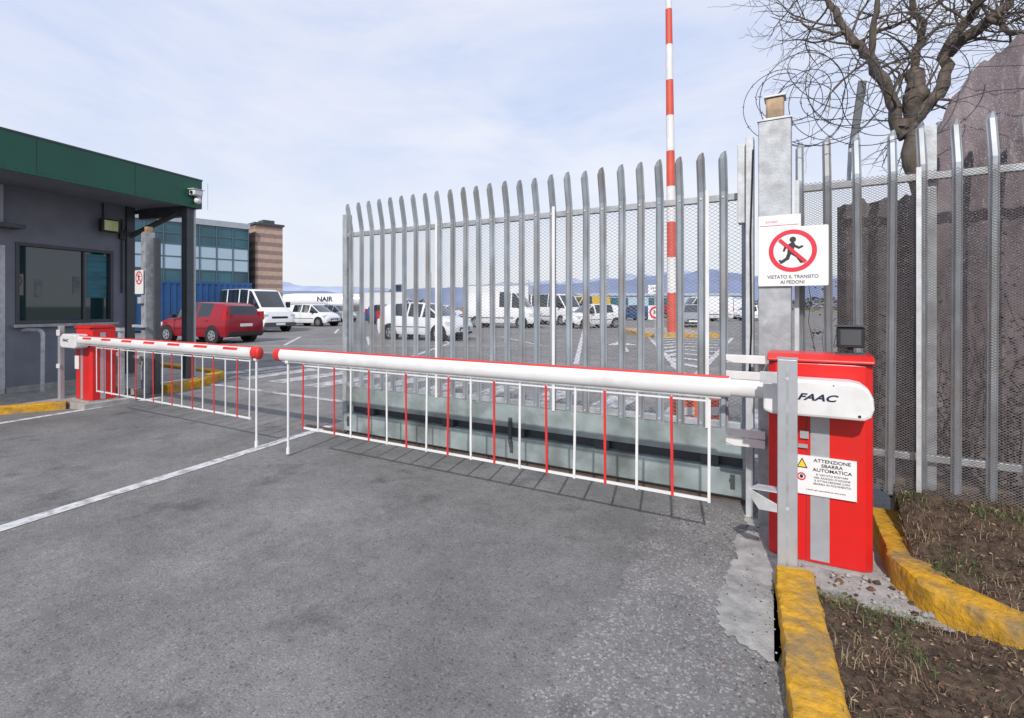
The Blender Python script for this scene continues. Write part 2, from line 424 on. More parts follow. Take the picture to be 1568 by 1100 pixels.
g=barrier("barrier_gate",-.185,.285,3.1,0)
g.part("grey_strip",M().box(.012,.098,3.0965,3.1035,.03,.80),alu,bevel=.002)
g.part("seam",M().box(-.18,.28,3.0975,3.1025,.805,.808),seamd)
g.part("seam_side",M().box(-.006,-.004,3.098,3.104,.03,.80),seamd)
pk=[(-.20,.815),(-.20,.97),(-.16,.985),(.18,.985),(.225,.975),(.255,.95),(.272,.91),(.275,.86),(.262,.82),(.235,.803),(-.16,.80)]
g.part("arm_cover",M().prism(pk,'y',2.945,3.088),white,bevel=.014)
g.text("logo","FAAC",(.036,2.9435,.90),.045,blueink,shear=.35,off=.0014,sx=1.45)
g.part("cover_screw",M().cyl((.215,2.9435,.825),(.215,2.950,.825),.007,m=0).cyl((.11,2.9435,.965),(.11,2.95,.965),.003),black)
def arm(g,a0,a1,nm):
    n=28; poly=[(AB+.038*math.cos(2*math.pi*i/n),ARMZ+.055*math.sin(2*math.pi*i/n)) for i in range(n)]
    g.part(nm,M().prism(poly,'x',a0,a1),white,smooth=40)
    g.part(nm+"_edge_strip",M().prism([(AB-.016,ARMZ+.050),(AB-.012,ARMZ+.061),(AB+.012,ARMZ+.061),(AB+.016,ARMZ+.050)],'x',a0+.01,a1-.01),redp)
    g.part(nm+"_lower_channel",M().box(a0+.02,a1-.05,AB-.009,AB+.009,ARMZ-.064,ARMZ-.050),galv_light)
arm(g,-4.16,-.36,"boom")
n=28; poly=[(AB+.031*math.cos(2*math.pi*i/n),ARMZ+.046*math.sin(2*math.pi*i/n)) for i in range(n)]
g.part("boom_root",M().prism(poly,'x',-.37,-.15),white,smooth=40)
tip=M(); tip.prism([(AB+.040*math.cos(2*math.pi*i/n),ARMZ+.058*math.sin(2*math.pi*i/n)) for i in range(n)],'x',-4.235,-4.16)
tip.sphere((-4.235,AB,ARMZ),.022,.039,.057,14,8)
g.part("boom_tip",tip,redp,smooth=40)
def skirt(g,a_list,a_lo,a_hi,leg,first_white=True):
    r=M(); r.box(a_lo,a_hi,AB-.005,AB+.005,.272,.288); r.box(a_lo,a_hi,AB-.004,AB+.004,.824,.834)
    for i,a in enumerate(a_list):
        r.box(a-.003,a+.003,AB-.004,AB+.004,.834,.862)
    g.part("skirt_rail",r,white)
    w=M();rd=M()
    for i,a in enumerate(a_list):
        t=random.uniform(-.007,.007); t2=random.uniform(-.005,.005)
        mm=w if (i%2==0)==first_white else rd
        mm.prism([(a-.0075+t2,.268),(a+.0075+t2,.268),(a+.0075+t,.838),(a-.0075+t,.838)],'y',AB-.011,AB-.0055)
    g.part("skirt_white_rods",w,white); g.part("skirt_red_rods",rd,redp)
    l=M(); l.cyl((leg,AB,.07),(leg,AB,.87),.011,n=10); l.cyl((leg,AB,.02),(leg,AB,.075),.017,n=10); l.box(leg-.02,leg+.02,AB-.02,AB+.02,.84,.865)
    g.part("support_leg",l,white,smooth=40)
al=[-.475-.199*i for i in range(18)]
skirt(g,al,al[-1]-.01,al[0]+.01,-4.07)
g.part("warning_label",M().box(-.056,.214,3.088,3.0955,.37,.572),signw)
for t,z,s in(("ATTENZIONE",.552,.024),("SBARRA",.528,.024),("AUTOMATICA",.504,.024),("E' VIETATO SOSTARE",.480,.0135),("NEL RAGGIO D'AZIONE",.464,.0135),("E ATTRAVERSARE CON",.448,.0135),("SBARRA IN MOVIMENTO",.432,.0135),("si declina ogni responsabilità per danni causati",.398,.0085)):
    g.text("label_text",t,(.108 if s>.01 else .08,3.087,z),s,signk,off=.0003 if s>.02 else 0,sx=1.1)
g.part("label_triangle_border",M().prism([(-.05,.508),(.0,.508),(-.025,.560)],'y',3.0855,3.0875,0),signk)
g.part("label_triangle",M().prism([(-.043,.513),(-.007,.513),(-.025,.550)],'y',3.0845,3.0854),signy)
def ring(Mx,cx,cz,r0,r1,y0,y1,n=40):
    vs=[]
    for y in(y0,y1):
        for r in(r0,r1):
            for i in range(n):
                t=2*math.pi*i/n; vs.append((cx+r*math.cos(t),y,cz+r*math.sin(t)))
    fs=[]
    for i in range(n):
        j=(i+1)%n
        fs+= [(i,j,n+j,n+i),(2*n+i,3*n+i,3*n+j,2*n+j),(i,2*n+i,2*n+j,j),(n+i,n+j,3*n+j,3*n+i)]
    Mx.add(vs,fs)
lr=M(); ring(lr,-.028,.462,.014,.020,3.0850,3.087); g.part("label_ring",lr,signr)
g.part("label_hand",M().sphere((-.028,3.0865,.462),.008,.001,.010,10,6),signk)
g.part("id_plate",M().box(-.035,.005,3.088,3.0955,.66,.70).box(-.045,.0,3.088,3.0955,.61,.63),alu)
ph=M(); ph.box(.135,.255,3.20,3.29,1.135,1.245); ph.box(.18,.21,3.22,3.26,1.09,1.136)
g.part("photocell",ph,black,bevel=.006)
g.part("photocell_hood",M().box(.128,.262,3.185,3.30,1.2455,1.252).box(.13,.26,3.21,3.28,1.098,1.106),dkgrey)
g.part("photocell_lens",M().box(.15,.24,3.196,3.1995,1.15,1.23),dkgrey)

g=G("sensor_post",(-.085,2.83,0))
pm=M(); pm.box(-.128,-.042,2.815,2.86,.0,1.095); g.part("post",pm,alu,bevel=.004)
g.part("post_groove",M().box(-.09,-.08,2.8135,2.8145,.02,1.08),galv)
pm=M(); pm.box(-.13,-.04,2.813,2.862,1.0955,1.102); g.part("cap",pm,galv)
pm=M()
for z in(.98,1.02): pm.box(-.20,-.129,2.82,2.855,z,z+.004)
pm.box(-.205,-.129,2.818,2.822,.975,1.03)
pm.prism([(-.26,.445),(-.129,.385),(-.129,.345),(-.21,.345),(-.26,.42)],'y',2.812,2.816)
pm.prism([(-.26,2.812),(-.129,2.812),(-.129,2.90),(-.22,2.90)],'z',.44,.444)
for z in(.37,1.0): pm.cyl((-.085,2.812,z),(-.085,2.8155,z),.009)
g.part("brackets",pm,galv_light,bevel=.001)

# left barrier
g=barrier("barrier_gate",-8.76,-8.30,3.1,.075)
g.part("grey_strip",M().box(-8.56,-8.50,3.0965,3.1035,.1,.80).box(-8.3025,-8.298,3.22,3.28,.1,1.0),alu)
g.part("label",M().box(-8.72,-8.60,3.088,3.096,.50,.68),signw)
g.part("arm_cover",M().prism([(-8.30,.815),(-8.30,.97),(-8.34,.985),(-8.70,.985),(-8.77,.95),(-8.785,.90),(-8.78,.84),(-8.75,.80),(-8.34,.80)],'y',2.945,3.088),white,bevel=.014)
g.text("logo","FAAC",(-8.6,2.9435,.9),.05,blueink,shear=.35,off=.0016,sx=1.4)
arm(g,-8.32,-4.58,"boom")
tip=M(); n=28
tip.prism([(AB+.042*math.cos(2*math.pi*i/n),ARMZ+.060*math.sin(2*math.pi*i/n)) for i in range(n)],'x',-4.58,-4.49)
tip.sphere((-4.49,AB,ARMZ),.022,.041,.059,14,8)
g.part("boom_tip",tip,redp,smooth=40)
st=M()
for k in range(7):
    a0=-8.15+k*.52; a1=a0+.24; vs=[]
    for a in(a0,a1):
        for i in range(7):
            t=math.radians(18+30*i/6); vs.append((a,AB-.0392*math.cos(t),ARMZ+.0562*math.sin(t)))
    st.add(vs,[(i,i+1,8+i,7+i) for i in range(6)])
g.part("reflective_stickers",st,redp)
al=[-4.63-.199*i for i in range(17)]
skirt(g,al,al[-1]-.01,al[0]+.01,-4.535)

# ---------------------------------------------------------------- palisade gate
def pale(Mx,a,b,z0,zt,lean=-.075,w=.031,vary=0,cut=.35,pt=.6):
    prof=[(-w,0),(-w*.75,-.004),(-w*.45,-.020),(w*.45,-.020),(w*.75,-.004),(w,0),(w,.003),(w*.7,.0),(w*.4,-.016),(-w*.4,-.016),(-w*.7,.0),(-w,.003)]
    zs=[(z0,0,1,0),(zt-.27,0,1,0),(zt-.21,lean*.25,1,0),(zt-.045,lean,1,cut*.4),(zt,lean*1.25,pt,cut)]
    n=len(prof);vs=[]
    for z,l,s,ct in zs:
        for p in prof: vs.append((a+p[0]*s+vary*(z-z0)+(w*(1-s)*.5),b+p[1]*s+l,z+ct*(p[0]-w)))
    fs=[]
    for k in range(len(zs)-1):
        for i in range(n):
            j=(i+1)%n; fs.append((k*n+i,k*n+j,(k+1)*n+j,(k+1)*n+i))
    fs+=[tuple(range(n))[::-1],tuple(range(len(zs)*n-n,len(zs)*n))]
    Mx.add(vs,fs)
g=G("sliding_gate",(-2.3,3.855,0)); GB=3.855
pm=M(); N_=27
for i in range(N_):
    a=-4.16+i*(3.80/(N_-1)); pale(pm,a,GB-.03,.46,2.425+random.uniform(-.006,.006),lean=-.045,vary=random.uniform(-.003,.003),w=.029)
g.part("pales",pm,galv_pale)
fr=M()
fr.box(-4.24,-.34,GB-.024,GB+.024,2.09,2.135)
fr.box(-4.24,-.34,GB-.024,GB+.024,.505,.55)
fr.box(-4.285,-4.225,GB-.04,GB+.04,.03,2.33)
fr.box(-.385,-.335,GB-.03,GB+.03,.03,2.2)
g.part("frame",fr,galv,bevel=.003)
g.part("bottom_plate",M().box(-4.22,-.34,GB-.052,GB-.046,.315,.50).box(-4.22,-.34,GB-.045,GB+.04,.495,.503),beam_galv)
g.part("bottom_beam",M().prism([(GB-.06,.05),(GB-.06,.235),(GB+.06,.235),(GB+.06,.05),(GB+.02,.05),(GB+.02,.058),(GB+.052,.058),(GB+.052,.227),(GB-.052,.227),(GB-.052,.058),(GB-.02,.058),(GB-.02,.05)],'x',-4.26,-.335),beam_galv,bevel=.004)
mc=M()
for a in(-3.9,-2.9,-2.15,-1.4,-.6): mc.box(a-.06,a+.06,GB-.03,GB+.03,.237,.32)
mc.box(-4.2,-.36,GB+.03,GB+.05,.237,.33)
g.part("spacers",mc,dkgrey)
mc=M()
for a in(-4.18,-2.2,-.45): mc.box(a-.01,a+.02,GB-.065,GB-.0605,.10,.20); mc.cyl((a,GB-.068,.16),(a,GB-.0605,.16),.018)
mc.box(-2.22,-2.19,GB-.075,GB-.062,.18,.40)
g.part("lock_bits",mc,dkgrey)
fb=M()
for a in(-3.01,-1.80,-.61): fb.box(a-.012,a+.012,GB-.062,GB-.054,.5,2.17)
g.part("mesh_clamp_bars",fb,white)
bl=M()
for i in range(N_):
    a=-4.16+i*(3.80/(N_-1))
    for z in(2.112,.53): bl.cyl((a,GB-.056,z),(a,GB-.049,z),.008,n=6)
g.part("bolts",bl,galv_light)
dm=M(); diamond(dm,-4.22,-.36,.52,2.11,GB+.03,.027,.62,.00125)
g.part("wire_mesh",dm,wire,recalc=False)
single("gate_rail",M().box(-4.9,-.3,GB-.012,GB+.012,0,.022),mat("rusty_rail",(0.12,0.08,0.06),.7,.4,.3,20))

g=G("road_barrier",(2.12,5.85,0),rot=0)
g.part("body",M().prism([(5.7,0),(5.7,.05),(5.76,.10),(5.79,.30),(5.91,.30),(5.94,.10),(6.0,.05),(6.0,0)],'x',1.84,2.45),orange,bevel=.012)
g.part("reflector",M().box(1.9,2.05,5.755,5.765,.13,.22).box(2.2,2.35,5.755,5.765,.13,.22),signw)

def nopedestrian(g,a0,a1,b,z0,z1,text=True):
    g.part("panel",M().prism(rr(a0,a1,z0,z1,.008,3),'y',b-.002,b+.002),signw)
    cx=(a0+a1)/2; w=a1-a0; r=w*.345; cz=z1-w*.045-r
    if not text: r=w*.40; cz=z1-w*.06-r
    rg=M(); ring(rg,cx,cz,r*.80,r,b-.004,b-.0022,48); g.part("ring",rg,signr)
    k=r*.80
    def Q(x,z): return (cx+x*k,cz+z*k)
    f=M()
    f.prism([(cx+.17*k*math.cos(t*math.pi/8)+.02*k,cz+.66*k+.17*k*math.sin(t*math.pi/8)) for t in range(16)],'y',b-.0036,b-.0022)
    lim=[((.0,.36),(-.12,-.05),.15),((.02,.34),(.34,.16),.07),((.34,.16),(.50,.24),.06),((-.02,.40),(-.36,.26),.07),((-.36,.26),(-.44,.02),.06),
         ((-.10,-.06),(.24,-.30),.10),((.24,-.30),(.46,-.66),.085),((.46,-.66),(.6,-.62),.055),((-.14,-.08),(-.26,-.44),.10),((-.26,-.44),(-.58,-.66),.085),((-.58,-.66),(-.66,-.56),.055)]
    for i,(p,q,rad) in enumerate(lim):
        y=b-.0036-.00012*i
        f.prism([Q(*c) for c in capsule2d(p,q,rad)],'y',y,b-.0022)
    g.part("pictogram",f,signk)
    d=.68
    g.part("bar",M().prism([Q(*c) for c in((-d-.07,d-.07),(-d+.07,d+.07),(d+.07,-d+.07),(d-.07,-d-.07))],'y',b-.0062,b-.0052),signr)
    if text:
        g.text("caption","VIETATO IL TRANSITO",(cx,b-.0024,z0+.054),.0285,signk,off=.0003,sx=.93)
        g.text("caption_line","AI PEDONI",(cx,b-.0024,z0+.022),.0285,signk,off=.0003,sx=.93)

g=G("gate_post",(-.17,3.6,0))
g.part("post",M().box(-.265,-.085,3.50,3.68,0,2.49),galv,bevel=.006)
g.part("cap",M().box(-.27,-.08,3.495,3.685,2.491,2.50),galv_light)
g.part("beacon",M().box(-.225,-.125,3.53,3.63,2.51,2.64),lampbox,bevel=.012)
g.part("beacon_frame",M().box(-.235,-.115,3.52,3.64,2.501,2.512).box(-.235,-.115,3.52,3.64,2.641,2.65),galv_light)
g.part("guide_post",M().box(-.345,-.30,3.60,3.70,0,2.44).box(-.40,-.352,3.66,3.76,1.9,2.42),galv_light,bevel=.004)
bk_=M()
for z in(1.055,.955,.60,.545):
    bk_.prism([(-.44,z-.035),(-.40,z-.05),(-.22,z-.05),(-.22,z),(-.40,z),(-.44,z+.0)],'y',3.42,3.425)
    bk_.box(-.44,-.22,3.425,3.50,z-.05,z-.046)
    bk_.box(-.30,-.25,3.43,3.499,z-.045,z-.01)
g.part("guide_brackets",bk_,white,bevel=.003)
cd=M(); cd.tube([(-.30,3.59,2.35),(-.315,3.585,1.8),(-.31,3.585,1.2),(-.32,3.585,.9)],.006,6); g.part("cable",cd,black)

g=G("no_pedestrians_sign",(-.08,3.48,1.65)); nopedestrian(g,-.262,.105,3.485,1.475,1.828)
g.part("fixing",M().box(-.2,-.14,3.4875,3.4995,1.5,1.8),galv)
g=G("notice_sign",(-.15,3.49,1.86))
g.part("panel",M().box(-.262,-.035,3.4925,3.4955,1.79,1.905),signw)
g.text("heading","AVVISO",(-.19,3.492,1.865),.020,signr)
g.part("rule",M().box(-.255,-.045,3.4905,3.492,1.842,1.8445),signr)

g=G("gate_post",(-8.92,4.04,0))
g.part("post",M().box(-9.00,-8.87,4.02,4.16,0,2.50),galv,bevel=.005)
g.part("beacon",M().box(-8.98,-8.90,4.06,4.14,2.52,2.60).box(-9.0,-8.88,4.04,4.16,2.5,2.52),lampbox)
g.part("guide_post",M().box(-8.80,-8.74,4.10,4.18,0,2.42),dkgrey)
g.part("guide_brackets",M().box(-9.15,-8.80,3.96,4.015,1.03,1.07).box(-9.15,-8.80,3.96,4.015,.55,.59).box(-9.0,-8.9,3.97,4.015,1.4,1.5),galv_light,bevel=.004)
g=G("no_pedestrians_sign",(-8.99,3.99,1.6)); nopedestrian(g,-9.14,-8.88,4.0,1.55,1.92,False)
g=G("sensor_post",(-8.75,3.9,0))
g.part("post",M().box(-9.10,-9.02,3.75,3.81,.0,1.03),galv_light,bevel=.003); g.part("head",M().box(-9.16,-8.98,3.73,3.79,.98,1.03).box(-9.12,-9.0,3.74,3.745,.6,.66),galv_light)
g=G("sensor_post",(-8.95,3.0,0))
g.part("post",M().box(-9.01,-8.93,3.0,3.05,.07,1.09),alu,bevel=.003); g.part("head",M().box(-9.02,-8.92,2.985,3.0,.95,1.03).box(-9.02,-8.92,2.985,2.999,.5,.56),white,bevel=.004)
g=G("hoop_guard",(-7.1,7.6,0),rot=0)
hp=[(-7.45,7.75,.07),(-7.45,7.75,.85)]
for i in range(7):
    t=math.pi-math.pi/2*i/6; hp.append((-7.35+.1*math.cos(t),7.75-.03*(i/6),.90+.1*math.sin(t)))
for i in range(7):
    t=math.pi/2-math.pi/2*i/6; hp.append((-7.13+.1*math.cos(t),7.70-.03*(i/6),.90+.1*math.sin(t)))
hp.append((-7.03,7.66,.07))
g.part("tube",M().tube(hp,.028,10),galv_light,smooth=50)
g.part("foot",M().cyl((-7.45,7.75,.07),(-7.45,7.75,.085),.06).cyl((-7.03,7.66,.07),(-7.03,7.66,.085),.06),galv)

# ---------------------------------------------------------------- right fence
g=G("palisade_fence",(1.0,3.76,0))
pm=M(); pa=[-.03+.15*i for i in range(22)]
for a in pa: pale(pm,a,3.73,.25,2.43+random.uniform(-.02,.02),lean=.06,vary=random.uniform(-.010,.010),w=.024,cut=.1,pt=.35)
g.part("pales",pm,galv_pale)
g.part("rails",M().box(-.06,3.2,3.735,3.775,2.08,2.12).box(-.06,3.2,3.735,3.775,.46,.50),galv,bevel=.003)
g.part("posts",M().box(.585,.645,3.78,3.84,.1,2.40).box(3.1,3.16,3.78,3.84,.1,2.4),galv)
def bulge(x,z): return 3.68+.014*noise.noise(Vector((x*2.5,z*2.5,3)))
dm=M(); diamond(dm,-.07,3.2,.28,2.12,bulge,.015,.62,.0013); g.part("wire_mesh",dm,wire_d,recalc=False)
g.part("clamp_bars",M().box(.533,.556,3.655,3.662,.3,2.14).box(-.07,-.045,3.655,3.662,.3,2.14),galv_light)
single("low_wall",M().box(.45,4.0,3.79,3.98,0,.33),mat("old_masonry",(0.15,0.12,0.10),.9,0,.4,12,.8,30,(0.07,0.05,0.045),.8,6),bevel=.01)

def sheet_mat():
    m,nt,b=newmat("windbreak_cloth");N=nt.nodes;L=nt.links
    tc=N.new("ShaderNodeTexCoord")
    def nz(sc,s,d,r):
        mp=N.new("ShaderNodeMapping");mp.inputs["Scale"].default_value=sc;mp.inputs["Rotation"].default_value=(0,.35,0);L.new(tc.outputs["Object"],mp.inputs[0])
        n=N.new("ShaderNodeTexNoise");n.inputs["Scale"].default_value=s;n.inputs["Detail"].default_value=d;n.inputs["Roughness"].default_value=r;L.new(mp.outputs[0],n.inputs[0]);return n.outputs["Fac"]
    r=N.new("ShaderNodeValToRGB");e=r.color_ramp.elements
    e[0].position=.30;e[0].color=(.07,.06,.066,1);e[1].position=.72;e[1].color=(.30,.255,.27,1)
    k=e.new(.5);k.color=(.165,.135,.145,1)
    L.new(nz((2,2,.8),1.8,12,.68),r.inputs[0])
    r2=N.new("ShaderNodeMapRange");r2.inputs["From Min"].default_value=.55;r2.inputs["From Max"].default_value=.72;r2.inputs["To Max"].default_value=.6
    L.new(nz((9,9,2.2),1.5,9,.65),r2.inputs["Value"])
    mx=N.new("ShaderNodeMix");mx.data_type='RGBA';L.new(r2.outputs[0],mx.inputs["Factor"]);L.new(r.outputs[0],mx.inputs["A"]);mx.inputs["B"].default_value=(.42,.39,.40,1)
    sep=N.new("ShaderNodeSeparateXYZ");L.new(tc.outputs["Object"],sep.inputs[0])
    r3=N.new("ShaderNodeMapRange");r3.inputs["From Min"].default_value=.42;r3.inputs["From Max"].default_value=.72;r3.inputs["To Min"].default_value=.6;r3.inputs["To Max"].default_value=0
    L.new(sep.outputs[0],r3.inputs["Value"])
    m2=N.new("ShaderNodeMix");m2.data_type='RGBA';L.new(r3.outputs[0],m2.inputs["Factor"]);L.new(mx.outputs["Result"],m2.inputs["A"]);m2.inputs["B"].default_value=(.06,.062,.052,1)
    L.new(m2.outputs["Result"],b.inputs["Base Color"]);b.inputs["Roughness"].default_value=.8;b.inputs["Specular IOR Level"].default_value=.2
    w=N.new("ShaderNodeTexNoise");w.inputs["Scale"].default_value=90;L.new(tc.outputs["Object"],w.inputs[0])
    bp=N.new("ShaderNodeBump");bp.inputs["Strength"].default_value=.4;bp.inputs["Distance"].default_value=.01;L.new(w.outputs["Fac"],bp.inputs["Height"]);L.new(bp.outputs[0],b.inputs["Normal"])
    # woven net: small holes
    sx=N.new("ShaderNodeTexVoronoi");sx.inputs["Scale"].default_value=120;L.new(tc.outputs["Object"],sx.inputs[0])
    al_=N.new("ShaderNodeMapRange");al_.inputs["From Min"].default_value=.12;al_.inputs["From Max"].default_value=.2;al_.inputs["To Min"].default_value=.0;al_.inputs["To Max"].default_value=1
    L.new(sx.outputs["Distance"],al_.inputs["Value"]);L.new(al_.outputs[0],b.inputs["Alpha"])
    return m
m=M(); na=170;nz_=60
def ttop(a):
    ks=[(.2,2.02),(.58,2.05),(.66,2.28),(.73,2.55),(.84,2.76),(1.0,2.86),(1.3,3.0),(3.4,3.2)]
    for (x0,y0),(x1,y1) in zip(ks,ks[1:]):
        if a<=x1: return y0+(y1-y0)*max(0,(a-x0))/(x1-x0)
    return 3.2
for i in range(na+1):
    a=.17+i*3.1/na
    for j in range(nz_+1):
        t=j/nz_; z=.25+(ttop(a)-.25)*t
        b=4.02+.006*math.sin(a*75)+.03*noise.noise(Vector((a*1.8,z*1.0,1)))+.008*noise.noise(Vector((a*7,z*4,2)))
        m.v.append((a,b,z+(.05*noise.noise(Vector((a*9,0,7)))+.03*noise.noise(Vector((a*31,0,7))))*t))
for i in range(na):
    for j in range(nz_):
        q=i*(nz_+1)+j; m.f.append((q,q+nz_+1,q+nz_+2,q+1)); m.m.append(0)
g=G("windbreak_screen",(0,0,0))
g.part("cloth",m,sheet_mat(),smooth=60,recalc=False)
g.part("support_posts",M().cyl((.72,4.10,0),(.72,4.10,2.5),.025).cyl((1.9,4.10,0),(1.9,4.10,2.95),.025).cyl((3.1,4.1,0),(3.1,4.1,3.0),.025),galv)

m=M()
for _ in range(5200):
    a=random.uniform(.03,2.6); zz=.2+abs(random.gauss(0,.55)); b=3.80+random.uniform(0,.2)
    if zz>2.0: continue
    if noise.noise(Vector((a*3,zz*2,4)))<-.05 and random.random()<.8: continue
    s=random.uniform(.006,.018); c=Vector((a,b,zz)); n=Vector((random.gauss(0,.6),-1,random.gauss(.3,.5))).normalized()
    x=n.cross(Vector((random.random(),random.random(),1))).normalized(); y=n.cross(x)
    m.add([c-x*s,c-y*s*.6,c+x*s,c+y*s*.6],[(0,1,2,3)],random.choice((0,1,1,2)))
ivyg=mat("ivy_dull",(0.05,0.06,0.035),.7,0,.4,20)
for _ in range(60):
    a=random.uniform(.03,2.0); z=random.uniform(.2,.5); b=random.uniform(3.82,3.98); pth=[]
    for k in range(12):
        pth.append((a,b,z)); a+=random.gauss(0,.03); z+=random.uniform(.02,.16); b=min(4.0,max(3.81,b+random.gauss(0,.02)))
    m.tube(pth,[.004*(1-k/13)+.0008 for k in range(12)],4,m=2)
single("dry_undergrowth",m,[leafA,ivyg,leafD],recalc=False)

# barbed wire: flat-wrapped concertina coil, loops lying roughly in the fence plane
m=M()
for (c0,c1,zc,rad_,tn,ph) in ((-.17,.62,2.66,.25,9,0),(-.13,.30,2.72,.19,5,1.3)):
    path=[]
    for i in range(tn*40+1):
        t=i/40*2*math.pi+ph; f=i/(tn*40)
        r=rad_+.035*math.sin(f*23)+.02*math.sin(t*1.37)
        path.append(Vector((c0+(c1-c0)*f+r*math.cos(t),3.84+.16*math.sin(t*.5+f*7)+.06*math.cos(t),zc+.07*math.sin(f*17)+r*math.sin(t))))
    m.tube(path,.0026,5)
    for i in range(3,len(path)-2,4):
        p=path[i]
        for _ in range(2):
            d=Vector((random.gauss(0,1),random.gauss(0,1),random.gauss(0,1))).normalized()*.015
            m.cyl(p-d,p+d,.0016,n=3,cap=False)
for k_ in range(3):
    z=2.48+random.uniform(0,.35); q=[Vector((-.2+1.7*k/14,3.8+.05*math.sin(k),z+.05*math.sin(k*.9+k_))) for k in range(15)]; m.tube(q,.0022,4)
single("barbed_wire",m,mat("barbed_wire_steel",(0.05,0.05,0.055),.6,.2,.2,20))

# tree
random.seed(21)
m=M()
def branch(p,d,l,r,dep):
    n=max(4,int(l/.05)); path=[p];rad=[r];q=Vector(p);dd=Vector(d).normalized()
    for i in range(n):
        dd=(dd+Vector((random.gauss(0,.16),random.gauss(0,.16),random.gauss(0,.14)-.01))).normalized()
        q=q+dd*(l/n); path.append(q.copy()); rad.append(r*(1-.8*(i+1)/n)+.0008)
        if dep>0 and i>0 and random.random()<(.75 if dep>1 else .5):
            sd=(dd*.55+Vector((random.gauss(0,1),random.gauss(0,.8),random.gauss(.1,.8))).normalized()*.85).normalized()
            branch(q.copy(),sd,l*random.uniform(.35,.65),rad[-1]*.55,dep-1)
    m.tube(path,rad,5 if r<.01 else 7)
def limb(pts,r0,r1,tw,dep=2):
    P=[Vector(p) for p in pts]; out=[]
    for i in range(len(P)-1):
        for k in range(5): 
            q=P[i].lerp(P[i+1],k/5); q+=Vector((random.gauss(0,.012),random.gauss(0,.012),random.gauss(0,.01))); out.append(q)
    out.append(P[-1]); n=len(out)
    rad=[(r0+(r1-r0)*i/(n-1))*random.uniform(.9,1.15) for i in range(n)]
    m.tube(out,rad,9)
    for i in range(2,n):
        if random.random()<tw:
            d=(out[i]-out[i-1]).normalized()*.4+Vector((random.gauss(0,1),random.gauss(0,.6),random.gauss(.2,.8))).normalized()
            branch(out[i].copy(),d,random.uniform(.3,.65),min(.010,rad[i]*.4),dep)
T=4.75
limb([(.78,T,.1),(.76,T,1.2),(.72,T,2.2),(.64,T,2.70)],.085,.065,0)
limb([(.64,T,2.65),(.69,T-.03,2.9),(.68,T,3.08)],.062,.055,.3)
limb([(.62,T,2.62),(.52,T-.05,2.95),(.40,T-.1,3.22),(.26,T-.12,3.42),(.12,T-.1,3.75),(-.02,T,4.15)],.046,.014,.75)
limb([(.40,T-.1,3.22),(.44,T-.2,3.5),(.40,T-.25,3.9),(.46,T-.2,4.3)],.024,.008,.7)
limb([(.66,T,2.72),(.82,T+.05,2.92),(.90,T+.1,3.25),(1.04,T+.1,3.52),(1.2,T+.1,3.9),(1.25,T,4.3)],.052,.017,.75)
limb([(.90,T+.1,3.22),(1.08,T-.05,3.34),(1.3,T-.1,3.50),(1.7,T-.2,3.6),(2.1,T-.2,3.7)],.042,.014,.8)
limb([(.68,T,3.05),(.74,T+.1,3.4),(.64,T+.1,3.8),(.7,T,4.2)],.03,.01,.7)
limb([(1.08,T-.05,3.34),(1.16,T-.2,3.15),(1.34,T-.25,3.02),(1.6,T-.3,2.95)],.020,.007,.8)
limb([(.95,T-.1,3.35),(1.1,T-.4,3.45),(1.35,T-.6,3.3),(1.6,T-.7,3.1)],.022,.007,.9)
limb([(.26,T-.12,3.42),(.05,T-.2,3.45),(-.12,T-.2,3.62)],.012,.005,.9)
single("bare_tree",m,bark,org=(.78,T,.1),smooth=50)
g=G("fence_floodlight",(.26,3.95,2.5))
g.part("housing",M().prism([(.225,2.34),(.27,2.34),(.325,2.78),(.28,2.79)],'y',3.92,3.97),dkgrey,bevel=.004)
g.part("arm",M().cyl((.24,3.95,2.40),(.22,3.8,2.10),.012),galv)

# ---------------------------------------------------------------- guard booth  (frame p,q)
g=G("guard_booth",(-11,4,0),rot=RB)
wp=-9.43
w=M()
w.box(wp-.2,wp,6.32,6.68,0,3.15); w.box(wp-.2,wp,4.93,6.32,0,1.09); w.box(wp-.2,wp,4.93,6.32,2.32,3.15); w.box(wp-.2,wp,4.80,4.93,0,3.15)
w.box(wp-.2,wp,3.75,4.80,2.25,3.15); w.box(wp-.2,wp,-1,3.75,0,3.15)
w.box(-13.2,wp-.2,6.5,6.68,0,3.15); w.box(-13.2,-13.0,-1,6.5,0,3.15); w.box(-13.0,wp-.2,-1,-.8,0,3.15)
g.part("walls",w,wallg)
g.part("door",M().box(wp-.12,wp-.06,3.82,4.73,.08,2.2),wallg2); g.part("door_frame",M().box(wp-.1,wp+.02,4.73,4.80,0,2.25).box(wp-.1,wp+.02,3.75,3.82,0,2.25).box(wp-.1,wp+.02,3.82,4.73,2.2,2.25),galv_light)
fr=M()
fr.box(wp-.10,wp+.012,4.93,4.98,1.09,2.32); fr.box(wp-.10,wp+.012,6.27,6.32,1.09,2.32); fr.box(wp-.10,wp+.012,4.98,6.27,1.09,1.14); fr.box(wp-.10,wp+.012,4.98,6.27,2.27,2.32)
g.part("window_frame",fr,dkgrey,bevel=.004)
g.part("window_sill",M().box(wp,wp+.07,4.88,6.37,1.04,1.085),galv)
mg=mat("tinted_window",(0.006,0.028,0.032),0.03,0,0.0,1,spec=1.0); 
g.part("window_glass",M().box(wp-.06,wp-.05,4.98,6.27,1.14,2.27),mg)
g.part("window_mullion",M().box(wp-.07,wp-.02,5.86,5.89,1.14,2.27),dkgrey)
